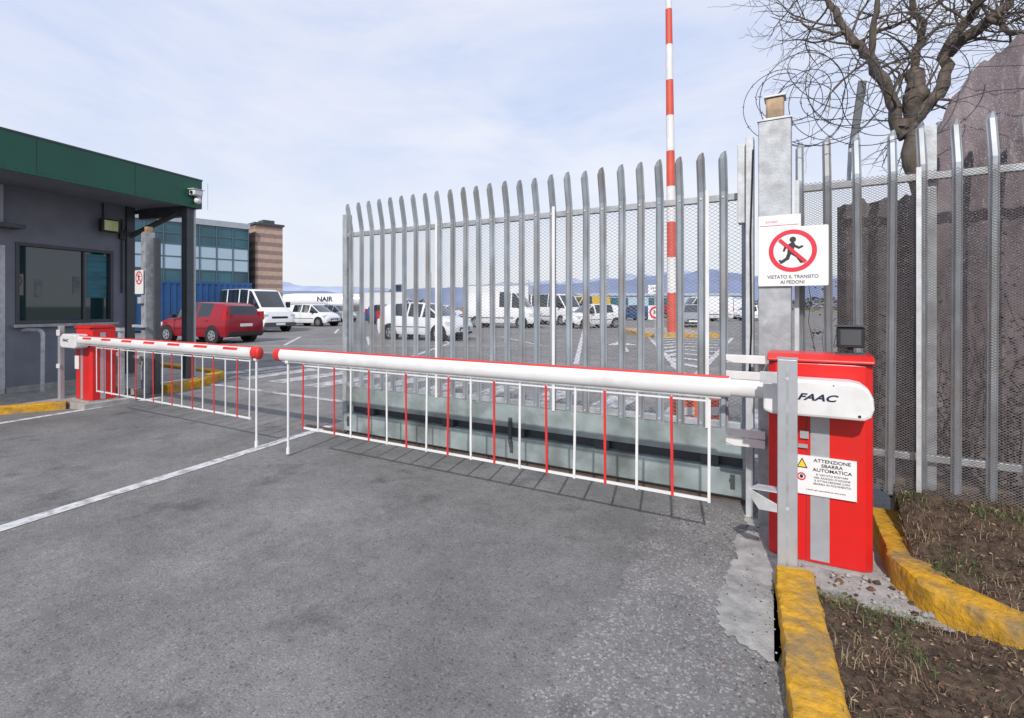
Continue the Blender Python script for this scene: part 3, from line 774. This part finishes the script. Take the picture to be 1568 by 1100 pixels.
# things seen in the glass: teal reflection painted as a panel, notice taped to pane
g.part("window_reflection",M().box(wp-.049,wp-.045,5.93,6.24,1.50,2.24),mat("painted_teal_reflection",(0.02,0.13,0.17),.3,0,.4,3,stretch=(1,1,6)))
g.part("window_notice",M().box(wp-.049,wp-.046,5.72,5.82,1.55,1.85).box(wp-.049,wp-.046,5.20,5.30,1.5,1.78),mat("faded_notice",(0.10,0.13,0.13),.5,0,.4,12))
g.part("plinth",M().box(wp,wp+.03,4.81,6.69,0,.16),concrete)
g.part("corner_pilaster",M().box(wp,wp+.05,6.52,6.66,.16,3.14),dkgrey)
g.part("roof_slab",M().box(-13.4,-8.20,-1.2,6.95,3.16,3.56),soffit)
g.part("soffit_panels",M().box(wp+.1,-8.3,-1,6.8,3.13,3.155),wallg)
f=M(); f.box(-8.20,-8.165,-1.24,6.985,3.10,3.60); f.box(-13.44,-8.20,6.95,6.985,3.10,3.60)
g.part("green_fascia",f,green)
f=M()
for q in range(0,6): f.box(-8.1648,-8.163,.6+q*1.3,.604+q*1.3,3.11,3.59)
for q in range(0,52): f.cyl((-8.1648,-.2+q*.14,3.14),(-8.160,-.2+q*.14,3.14),.006,n=6)
g.part("fascia_joints",f,black)
f=M(); f.box(-8.20,-8.155,-1.25,6.995,3.601,3.625); f.box(-13.45,-8.20,6.95,6.995,3.601,3.625); g.part("roof_trim",f,dkgrey)
g.part("column",M().box(-8.38,-8.25,6.76,6.88,.08,3.155),dkgrey,bevel=.006)
g.part("downpipe",M().cyl((-8.30,6.94,.1),(-8.30,6.94,3.1),.028),alu,smooth=40)
g.part("column_beam",M().box(wp,-8.38,6.76,6.88,2.95,3.125).cyl((wp+.02,6.6,2.62),(-8.40,6.82,3.06),.045),dkgrey)
g.part("gutter_box",M().box(wp,wp+.25,3.5,4.93,2.50,2.56),dkgrey)
g.part("wall_pilaster",M().box(wp+.021,wp+.10,4.62,4.74,2.56,3.12),wallg2)
fl=M(); fl.box(wp+.12,wp+.22,6.00,6.28,2.62,2.84); g.part("floodlight",fl,black,bevel=.01)
g.part("floodlight_glass",M().box(wp+.2205,wp+.226,6.03,6.25,2.645,2.815),lampglass); g.part("floodlight_arm",M().box(wp,wp+.12,6.12,6.16,2.70,2.74),black)
g.part("conduit",M().cyl((wp+.02,6.14,2.75),(wp+.02,6.14,3.12),.012).cyl((wp+.02,6.45,1.6),(wp+.02,6.45,2.9),.012).box(wp,wp+.06,6.40,6.50,2.55,2.72),black)
g=G("cctv_camera",(-8.1,6.9,3.2),rot=RB)
g.part("housing",M().box(-8.16,-8.03,6.72,6.90,3.30,3.40),white,bevel=.02); g.part("visor",M().box(-8.17,-8.02,6.70,6.92,3.402,3.412),white); g.part("dome",M().sphere((-8.09,6.84,3.22),.06,.06,.06),white,smooth=60); g.part("mount",M().box(-8.12,-8.06,6.80,6.88,3.25,3.30),galv)
g.part("lens",M().cyl((-8.095,6.72,3.345),(-8.095,6.708,3.345),.03),black)

# ---------------------------------------------------------------- blue office building
rotO=math.atan2(.728,.685)
g=G("office_building",(0,0,0),rot=rotO)
c,s_=math.cos(rotO),math.sin(rotO)
def toF(x,y): return (x*c+y*s_, -x*s_+y*c)
e=toF(-18.35,35.6); s1=e[0]; t0=e[1]; s0=s1-22
g.part("core",M().box(s0,s1,t0+.05,t0+12,0,6.95),bl_frame)
g.part("parapet",M().box(s0-.1,s1+.1,t0-.12,t0+12.1,6.72,7.1),wallg2)
gl=M();pn=M();mu=M()
gl.box(s0,s1,t0,t0+.04,5.35,6.70); pn.box(s0,s1,t0-.02,t0+.04,3.75,5.33); gl.box(s0,s1,t0,t0+.04,2.35,3.73); pn.box(s0,s1,t0-.02,t0+.04,.2,2.33)
for k in range(23):
    x=s0+k*1.0; mu.box(x-.035,x+.035,t0-.06,t0-.021,.2,6.7)
for z in(6.02,5.34,3.74,2.34,4.55): mu.box(s0,s1,t0-.05,t0-.0211,z-.03,z+.03)
for k in range(0,22,3): mu.box(s0+k,s0+k+.9,t0-.08,t0-.061,5.4,5.45)
gl.box(s1+.0,s1+.03,t0+.3,t0+10,5.35,6.7)
g.part("windows",gl,bl_glass); g.part("spandrel_panels",pn,bl_panel); g.part("mullions",mu,bl_frame)
tw=M()
for k in range(24):
    tw.box(s1+.6,s1+2.5,t0+.3,t0+3.6,k*.30,k*.30+.30,k%2)
g.part("stair_tower",tw,[beige,pinkb]); g.part("tower_cap",M().box(s1+.5,s1+2.6,t0+.2,t0+3.7,7.2,7.35).box(s1+1.4,s1+2.2,t0+1,t0+2,7.35,7.7),dkgrey)
c,s_=math.cos(math.atan2(3,3.4)),math.sin(math.atan2(3,3.4))
g=G("shipping_container",(0,0,0),rot=math.atan2(3,3.4))
q0=(-18.7*c+27*s_,18.7*s_+27*c); L0=q0[0]-6;L1=q0[0]+4.6;t0=q0[1]
cm=M(); cm.box(L0,L1,t0+.04,t0+2.4,.1,2.72)
k=L0
while k<L1-.3: cm.box(k+.1,k+.25,t0,t0+.039,.25,2.6); k+=.3
cm.box(L0,L1,t0-.01,t0+.03,2.6,2.74); cm.box(L0,L1,t0-.01,t0+.03,.08,.24)
g.part("shell",cm,blue_dk)

g=G("striped_mast",(7.5,24,0),rot=0)
m=M()
edges=[.12,2.0,3.66,5.32,6.98,8.64,10.3,11.96,13.62,15.28,16.9,18.5]
for i in range(len(edges)-1):
    r0=.24-.006*edges[i];r1=.24-.006*edges[i+1]
    x0=7.53-.012*edges[i];x1=7.53-.012*edges[i+1]
    m.cyl((x0,24,edges[i]),(x1,24,edges[i+1]),r0,r1,20,m=i%2)
g.part("shaft",m,[redfade,mast_w],smooth=40); g.part("base",M().cyl((7.53,24,.1),(7.53,24,.16),.4,n=20).cyl((7.3,24,18.5),(7.3,24,18.7),.15),galv)
mm=M(); mm.prism(rr(6.1,9.6,22.6,29,.7,5),'z',0,.13); single("traffic_island",mm,concrete,rot=0)
mm=M()
out=rr(5.95,9.75,22.45,29.15,.85,5); inn=rr(6.11,9.59,22.61,28.99,.7,5); n=len(out)
mm.add([(*p,0) for p in out]+[(*p,.16) for p in out]+[(*p,.16) for p in inn]+[(*p,.1) for p in inn],[(i,(i+1)%n,n+(i+1)%n,n+i) for i in range(n)]+[(n+i,n+(i+1)%n,2*n+(i+1)%n,2*n+i) for i in range(n)]+[(2*n+i,2*n+(i+1)%n,3*n+(i+1)%n,3*n+i) for i in range(n)])
single("yellow_kerb",mm,kerb_y,rot=0)

g=G("speed_limit_sign",(5.6,20,0),rot=0)
g.part("pole",M().cyl((5.6,20.05,0),(5.6,20.05,2.2),.03),galv,smooth=40)
g.part("panel",M().box(5.32,5.88,19.99,20.01,.85,1.40),signw)
rg=M(); ring(rg,5.6,1.13,.17,.24,19.97,19.985); g.part("ring",rg,signr); g.text("number","30",(5.6,19.98,1.13),.22,signk,off=.004)
g.part("info_panel",M().box(5.32,5.88,19.99,20.01,1.85,2.2),signw); g.text("info","Via Pola",(5.6,19.98,2.08),.12,blueink); g.text("info_line","Uffici",(5.6,19.98,1.94),.10,blueink)

# ---------------------------------------------------------------- vehicles
def vehicle(name,pos,head,st,codes,paint,wheels,wr,extras):
    g=G(name,(0,0,0),rot=0); g.e.location=(pos[0],pos[1],0); g.e.rotation_euler=(0,0,math.radians(head))
    m=M(); P=[]
    for (x,zb,belt,top,w,wt) in st:
        zm=zb+(belt-zb)*.45
        half=[(w*.93,zb),(w*.985,zb+.10),(w*1.0,zm),(w*.985,belt-.05),(w*.955,belt),(wt,top-.035 if top-belt>.1 else top-.012),(wt*.86,top)]
        P.append([(x,y,z) for y,z in half]+[(x,-y,z) for y,z in half[::-1]])
    n=len(P[0]); vs=[v for r in P for v in r]
    for k in range(len(P)-1):
        sc,tc_=codes[k]
        for i in range(n-1):
            mi=0
            if i in(4,n-6): mi=1 if sc=='g' else 0
            if i==6: mi=1 if tc_=='g' else 0
            m.add([vs[k*n+i],vs[k*n+i+1],vs[(k+1)*n+i+1],vs[(k+1)*n+i]],[(0,1,2,3)],mi)
        m.add([vs[k*n],vs[k*n+n-1],vs[(k+1)*n+n-1],vs[(k+1)*n]],[(0,1,2,3)],2)
    for k in(0,len(P)-1): m.add(P[k],[tuple(range(n))],0)
    o=g.part("body",m,[paint,glass,black])
    bm=bmesh.new();bm.from_mesh(o.data);bmesh.ops.remove_doubles(bm,verts=bm.verts,dist=.0005);bmesh.ops.recalc_face_normals(bm,faces=bm.faces);bm.to_mesh(o.data);bm.free()
    for p in o.data.polygons:p.use_smooth=True
    o.data.set_sharp_from_angle(angle=math.radians(32))
    W_=max(s[4] for s in st)
    t=M();rm=M();ar=M()
    for x in wheels:
        for sg in(1,-1):
            y1=sg*(W_-.01); y0=sg*(W_-.22)
            t.cyl((x,y0,wr),(x,y1+sg*.012,wr),wr,n=24)
            ar.cyl((x,y0,wr+.02),(x,sg*(W_+.004),wr+.02),wr+.055,n=24)
            rm.cyl((x,y1,wr),(x,y1+sg*.018,wr),wr*.62,n=16)
            for q in range(5):
                aa=q*2*math.pi/5; rm.cyl((x+math.cos(aa)*wr*.38,y1+sg*.0181,wr+math.sin(aa)*wr*.38),(x+math.cos(aa)*wr*.38,y1+sg*.020,wr+math.sin(aa)*wr*.38),wr*.13,n=8,m=1)
    g.part("wheel_arches",ar,black); g.part("tyres",t,tire,smooth=40); g.part("rims",rm,[rim,black])
    for nm,mx,mt in extras(W_): g.part(nm,mx,mt,bevel=0)
    return g
hst=[(-1.93,.42,.78,.80,.72,.62),(-1.91,.28,.93,.97,.79,.66),(-1.87,.24,1.00,1.05,.83,.69),(-1.70,.24,1.01,1.38,.84,.62),(-1.52,.24,1.01,1.47,.845,.60),(-1.05,.24,.99,1.51,.85,.60),(-.35,.24,.96,1.53,.85,.60),(-.27,.24,.96,1.53,.85,.60),(.35,.24,.93,1.49,.85,.60),(.45,.24,.93,1.46,.85,.60),(1.15,.24,.90,.98,.83,.68),(1.70,.24,.76,.84,.79,.62),(1.88,.28,.62,.68,.72,.56),(1.94,.36,.56,.60,.62,.5)]
hco=[('b','b'),('b','b'),('b','g'),('b','b'),('b','b'),('g','b'),('b','b'),('g','b'),('b','b'),('g','g'),('b','b'),('b','b'),('b','b')]
def hex_(W_):
    return [("tail_lamps",M().box(-1.915,-1.74,W_*.80,W_*.975,.85,1.18).box(-1.915,-1.74,-W_*.975,-W_*.80,.85,1.18),lampr),
    ("rear_bumper",M().box(-1.955,-1.80,-W_*.9,W_*.9,.30,.40),black),
    ("number_plate",M().box(-1.965,-1.95,-.26,.26,.62,.73).box(1.945,1.955,-.26,.26,.36,.47),signw),
    ("head_lamps",M().box(1.55,1.80,W_*.62,W_*.93,.62,.77).box(1.55,1.80,-W_*.93,-W_*.62,.62,.77),lampw),
    ("grille",M().box(1.90,1.95,-.35,.35,.40,.54),black),
    ("mirrors",M().box(.70,.86,W_*.98,W_+.14,.94,1.06).box(.70,.86,-W_-.14,-W_*.98,.94,1.06),black),
    ("door_seams",M().box(-.32,-.308,W_*1.0-.004,W_+.002,.32,.93).box(.80,.810,W_*1.0-.004,W_+.002,.32,.90).box(-.85,.85,W_-.004,W_+.010,.53,.56).box(-.32,-.308,-W_-.002,-W_+.004,.32,.93).box(-.85,.85,-W_-.010,-W_+.004,.53,.56),black),
    ("door_handles",M().box(-.22,-.08,W_*.98,W_+.012,.80,.825).box(-1.0,-.86,W_*.98,W_+.012,.82,.845),black),
    ("antenna",M().cyl((-1.0,0,1.50),(-1.25,0,1.70),.006),black)]
van=[(-2.45,.38,1.30,2.18,.93,.80),(-2.42,.32,1.32,2.26,.96,.82),(-2.2,.3,1.33,2.30,.97,.83),(-1.2,.3,1.33,2.33,.97,.83),(-1.1,.3,1.33,2.33,.97,.83),(0,.3,1.33,2.33,.97,.83),(.1,.3,1.33,2.33,.97,.83),(.85,.3,1.30,2.30,.97,.82),(.95,.3,1.30,2.27,.97,.82),(1.15,.3,1.28,2.2,.97,.80),(1.85,.3,1.22,1.32,.94,.78),(2.3,.3,1.0,1.08,.90,.72),(2.42,.34,.75,.80,.86,.7),(2.47,.4,.6,.64,.8,.65)]
vco=[('b','b'),('b','b'),('g','b'),('b','b'),('g','b'),('b','b'),('g','b'),('b','b'),('g','b'),('g','g'),('b','b'),('b','b'),('b','b')]
vcoC=[('b','b')]*6+[('g','b'),('b','b'),('g','b'),('g','g'),('b','b'),('b','b'),('b','b')]
def vex(W_):
    return [("tail_lamps",M().box(-2.46,-2.35,W_*.90,W_*.985,.8,1.3).box(-2.46,-2.35,-W_*.985,-W_*.90,.8,1.3),lampr),
    ("head_lamps",M().box(2.1,2.40,W_*.66,W_*.94,.74,.95).box(2.1,2.40,-W_*.94,-W_*.66,.74,.95),lampw),
    ("grille",M().box(2.38,2.445,-.45,.45,.72,.84),black),("bumper",M().box(2.35,2.52,-W_*.88,W_*.88,.32,.52),dkgrey),
    ("number_plate",M().box(2.521,2.53,-.26,.26,.38,.49).box(-2.47,-2.46,-.26,.26,.6,.71),signw),
    ("mirrors",M().box(1.45,1.58,W_,W_+.2,1.3,1.62).box(1.45,1.58,-W_-.2,-W_,1.3,1.62),black),
    ("side_trim",M().box(-2.2,1.1,-W_-.012,-W_+.005,.62,.68).box(-2.2,1.1,W_-.005,W_+.012,.62,.68),dkgrey)]
def tex_(W_):
    bx=M(); bx.box(-4.2,.75,-1.12,1.12,.75,3.05)
    ed=M()
    for y in(-1.135,1.10): ed.box(-4.22,.77,y,y+.035,.70,.78); ed.box(-4.22,.77,y,y+.035,3.02,3.09); ed.box(-4.22,-4.16,y,y+.035,.78,3.02); ed.box(.71,.77,y,y+.035,.78,3.02)
    return vex(W_)[1:6]+[("cargo_box",bx,white_car),("box_edge_trim",ed,galv),("side_guard",M().box(-2.4,.2,-1.08,-1.05,.45,.62).box(-2.4,.2,1.05,1.08,.45,.62),galv),("rear_wheels",M().cyl((-3.2,-1.02,.4),(-3.2,1.02,.4),.4,n=24),tire)]
vehicle("parked_hatchback_car",(-11.75,19.9),158,hst,hco,red_car,(-1.2,1.25),.30,hex_)
vehicle("parked_minibus",(-14.4,28.6),-33,van,vco,white_car,(-1.5,1.6),.34,vex)
vehicle("parked_hatchback_car",(-14.1,36.2),-22,hst,hco,white_car,(-1.2,1.25),.30,hex_)
vehicle("parked_hatchback_car",(-15.8,46),-30,hst,hco,white_car,(-1.2,1.25),.30,hex_)
vehicle("parked_hatchback_car",(-3.6,21.3),-28,hst,hco,white_car,(-1.2,1.25),.30,hex_)
vehicle("box_truck",(.8,41),-12,van,vcoC,white_car,(-1.5,1.6),.34,tex_)
vehicle("parked_van",(-.6,33.5),-20,van,vcoC,white_car,(-1.5,1.6),.34,vex)
vehicle("parked_van",(3.4,39),-55,van,vco,white_car,(-1.5,1.6),.34,vex)
vehicle("parked_van",(6.6,46),-140,van,vcoC,yellow_v,(-1.5,1.6),.34,vex)
vehicle("parked_hatchback_car",(5.2,33),-150,hst,hco,white_car,(-1.2,1.25),.30,hex_)
vehicle("parked_hatchback_car",(12.4,35),-110,hst,hco,grey_car,(-1.2,1.25),.30,hex_)
vehicle("parked_van",(28,66),-160,van,vcoC,white_car,(-1.5,1.6),.34,vex)
vehicle("parked_van",(18,48),-170,van,vcoC,white_car,(-1.5,1.6),.34,vex)
vehicle("box_truck",(-13,60),-15,van,vcoC,white_car,(-1.5,1.6),.34,tex_)
for i,(x,y,h,p) in enumerate([(-11,55,-30,grey_car),(-7,55,-30,white_car),(-3,60,-30,red_car),(3,62,-20,grey_car),(9,60,-20,white_car),(-21,52,-30,grey_car),(-26,60,-20,white_car),(17,62,190,red_car),(23,70,190,grey_car),(-6.5,38,-30,grey_car),(-9.5,40,-30,blue_car),(-23,66,-20,blue_car),(12,52,200,blue_car),(-28,72,-10,red_car),(-33,75,0,white_car),(24,50,180,white_car),(26,56,185,white_car),(-12.5,72,-25,white_car)]):
    vehicle("parked_hatchback_car",(x,y),h,hst,hco,p,(-1.2,1.25),.30,hex_)

g=G("airliner",(-30,92,0),rot=0)
m=M(); path=[];rad=[]
for x,z,r in((-41,2.3,.9),(-40.6,2.35,1.15),(-39,2.4,1.25),(-28,2.4,1.25),(-24,2.5,1.0),(-20,2.9,.45),(-19.3,3.0,.2)):
    path.append((x,92,z+.1));rad.append(r)
m.tube(path,rad,20); g.part("fuselage",m,white_car,smooth=50)
g.part("tail_fin",M().prism([(-23,3.3),(-21,5.3),(-19.6,5.3),(-19.8,3.1)],'y',91.9,92.1),blue_dk)
g.part("tail_plane",M().prism([(-20.8,89),(-19.8,89),(-19.6,95),(-21.2,95)],'z',5.2,5.3),white_car)
g.part("wing",M().prism([(-33,92),(-31.5,83),(-30.3,83),(-29.5,92),(-30.3,101),(-31.5,101)],'z',1.6,1.75),white_car)
g.part("engines",M().cyl((-32.8,87.5,1.2),(-30.8,87.5,1.2),.5,n=14),white_car)
g.part("landing_gear",M().cyl((-39,92,0),(-39,92,1.4),.1).cyl((-31,90.5,0),(-31,90.5,1.6),.12).cyl((-31,90.4,.35),(-31,90.7,.35),.35),dkgrey)
g.text("livery","NAIR",(-33.2,90.7,2.7),1.2,blueink,off=.03)

random.seed(5)
tl=M()
for _ in range(7000):
    x=random.uniform(-160,300); base=noise.noise(Vector((x*.06,0,0)))*3.0+4.6+noise.noise(Vector((x*.3,4,0)))*1.8
    if noise.noise(Vector((x*.02,9,0)))<-.28: continue
    z=random.uniform(0,1)**.8*max(1.5,base); y=210+random.uniform(-6,6); s=random.uniform(.35,.9)
    d=Vector((random.gauss(0,1),random.gauss(0,1),random.gauss(0,1))).normalized(); e=d.cross(Vector((0,.3,1))).normalized()
    c=Vector((x,y,z)); tl.add([c-d*s,c-e*s,c+d*s,c+e*s],[(0,1,2,3)],random.choice((0,1)))
single("distant_trees",tl,[mat("far_foliage",(0.12,0.12,0.09),.9,0,.3,.2),mat("far_foliage_light",(0.20,0.18,0.14),.9,0,.3,.2)],rot=0,recalc=False)
g=G("airport_hangar",(40,150,0),rot=0)
g.part("walls",M().box(20,70,150,170,0,4.6),bl_panel); g.part("roof",M().prism([(149.5,4.6),(160,5.6),(170.5,4.6)],'x',19.5,70.5),wallg2); g.part("doors",M().box(24,34,149.9,149.99,0,4).box(40,50,149.9,149.99,0,4),bl_glass)
g=G("terminal_building",(-40,160,0),rot=0)
g.part("walls",M().box(-78,-50,160,175,0,4.8),beige); g.part("roof",M().box(-79,-49,159,176,4.8,5.3),wallg2); g.part("window_band",M().box(-77,-51,159.9,159.99,1.8,3.6),bl_glass)
for x,y in((-9.5,60),(2.5,75),(9,48),(21,66),(-19,88)):
    g=G("street_lamp",(x,y,0),rot=0); g.part("pole",M().cyl((x,y,0),(x,y,5.2),.06,.04),galv,smooth=40); g.part("head",M().box(x-.5,x+.1,y-.08,y+.08,5.2,5.28),wallg2)

def ridge(name,dist,x0,x1,prof,mt,seed):
    m=M(); n=260; rows=9
    for i in range(n+1):
        f=i/n; px=x0+(x1-x0)*f
        for k in range(len(prof)-1):
            if prof[k][0]<=px<=prof[k+1][0]:
                tt=(px-prof[k][0])/(prof[k+1][0]-prof[k][0]); tt=tt*tt*(3-2*tt); hh=prof[k][1]+(prof[k+1][1]-prof[k][1])*tt
        h=hh*(1+.14*noise.noise(Vector((px*.0045,seed,0)))+.06*noise.noise(Vector((px*.02,seed,3))))
        for j in range(rows+1):
            t=j/rows; y=dist+1400*t; z=h*math.sin(min(1,t*1.0)*math.pi/2)**.9
            z+=noise.noise(Vector((px*.006,t*3,seed)))*h*.13*math.sin(t*math.pi)
            m.v.append((px+noise.noise(Vector((px*.01,t*5,7)))*40,y,z-6*(1-t)))
    for i in range(n):
        for j in range(rows):
            q=i*(rows+1)+j; m.f.append((q,q+rows+1,q+rows+2,q+1)); m.m.append(0)
    single(name,m,mt,rot=0,smooth=70,recalc=False)
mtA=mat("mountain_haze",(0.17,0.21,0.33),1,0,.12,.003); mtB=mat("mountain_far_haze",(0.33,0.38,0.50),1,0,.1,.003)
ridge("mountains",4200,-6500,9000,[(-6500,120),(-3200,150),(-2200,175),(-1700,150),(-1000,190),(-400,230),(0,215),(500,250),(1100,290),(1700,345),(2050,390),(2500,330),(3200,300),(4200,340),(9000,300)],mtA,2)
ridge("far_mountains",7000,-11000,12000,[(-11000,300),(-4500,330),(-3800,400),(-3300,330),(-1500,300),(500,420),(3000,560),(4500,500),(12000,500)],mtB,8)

# ---------------------------------------------------------------- light
w=bpy.data.worlds.new("World"); scene.world=w; w.use_nodes=True; nt=w.node_tree; N=nt.nodes;L=nt.links
bg=N["Background"]; sky=N.new("ShaderNodeTexSky"); sky.sky_type='NISHITA'; sky.sun_disc=False
sky.sun_elevation=math.radians(37); sky.sun_rotation=math.radians(197); sky.air_density=1.2; sky.dust_density=1.5
tc=N.new("ShaderNodeTexCoord"); mp=N.new("ShaderNodeMapping"); mp.inputs["Scale"].default_value=(1.0,1.0,3.2); mp.inputs["Rotation"].default_value=(0.1,.2,.6)
L.new(tc.outputs["Generated"],mp.inputs[0])
n=N.new("ShaderNodeTexNoise"); n.inputs["Scale"].default_value=1.7;n.inputs["Detail"].default_value=9;n.inputs["Roughness"].default_value=.58;n.inputs["Distortion"].default_value=.4; L.new(mp.outputs[0],n.inputs[0])
r=N.new("ShaderNodeMapRange"); r.inputs["From Min"].default_value=.34;r.inputs["From Max"].default_value=.64;r.inputs["To Min"].default_value=0;r.inputs["To Max"].default_value=1; L.new(n.outputs["Fac"],r.inputs[0])
veil=N.new("ShaderNodeMix");veil.data_type='RGBA'; L.new(r.outputs[0],veil.inputs["Factor"]); veil.inputs["A"].default_value=(6.0,7.1,9.8,1); veil.inputs["B"].default_value=(8.9,9.1,10.2,1)
sep=N.new("ShaderNodeSeparateXYZ"); L.new(tc.outputs["Generated"],sep.inputs[0])
hz=N.new("ShaderNodeMapRange"); hz.inputs["From Min"].default_value=0;hz.inputs["From Max"].default_value=.35;hz.inputs["To Min"].default_value=.75;hz.inputs["To Max"].default_value=0; L.new(sep.outputs[2],hz.inputs[0])
v2=N.new("ShaderNodeMix");v2.data_type='RGBA'; L.new(hz.outputs[0],v2.inputs["Factor"]); L.new(veil.outputs["Result"],v2.inputs["A"]); v2.inputs["B"].default_value=(9.3,9.5,9.9,1)
mx=N.new("ShaderNodeMix");mx.data_type='RGBA'; mx.inputs["Factor"].default_value=.86; L.new(sky.outputs[0],mx.inputs["A"]); L.new(v2.outputs["Result"],mx.inputs["B"])
L.new(mx.outputs["Result"],bg.inputs[0]); bg.inputs[1].default_value=.104
sd=bpy.data.lights.new("sun",'SUN'); sd.energy=3.7; sd.angle=math.radians(1.0); sd.color=(1,.95,.89)
so=bpy.data.objects.new("sun",sd); scene.collection.objects.link(so)
el=math.radians(37); hd=Vector((.29,.957)).normalized()
so.rotation_euler=Vector((hd.x*math.cos(el),hd.y*math.cos(el),-math.sin(el))).to_track_quat('-Z','Y').to_euler(); so.location=(-3,-10,8)

cam=bpy.data.cameras.new("camera"); co=bpy.data.objects.new("camera",cam); scene.collection.objects.link(co)
co.location=(0,0,1.35); co.rotation_euler=(math.pi/2,0,0); cam.lens=18; cam.sensor_width=36; cam.shift_y=-.051; cam.clip_start=.05; cam.clip_end=30000
scene.camera=co
scene.view_settings.view_transform='Standard'; scene.view_settings.look='None'; scene.view_settings.exposure=0
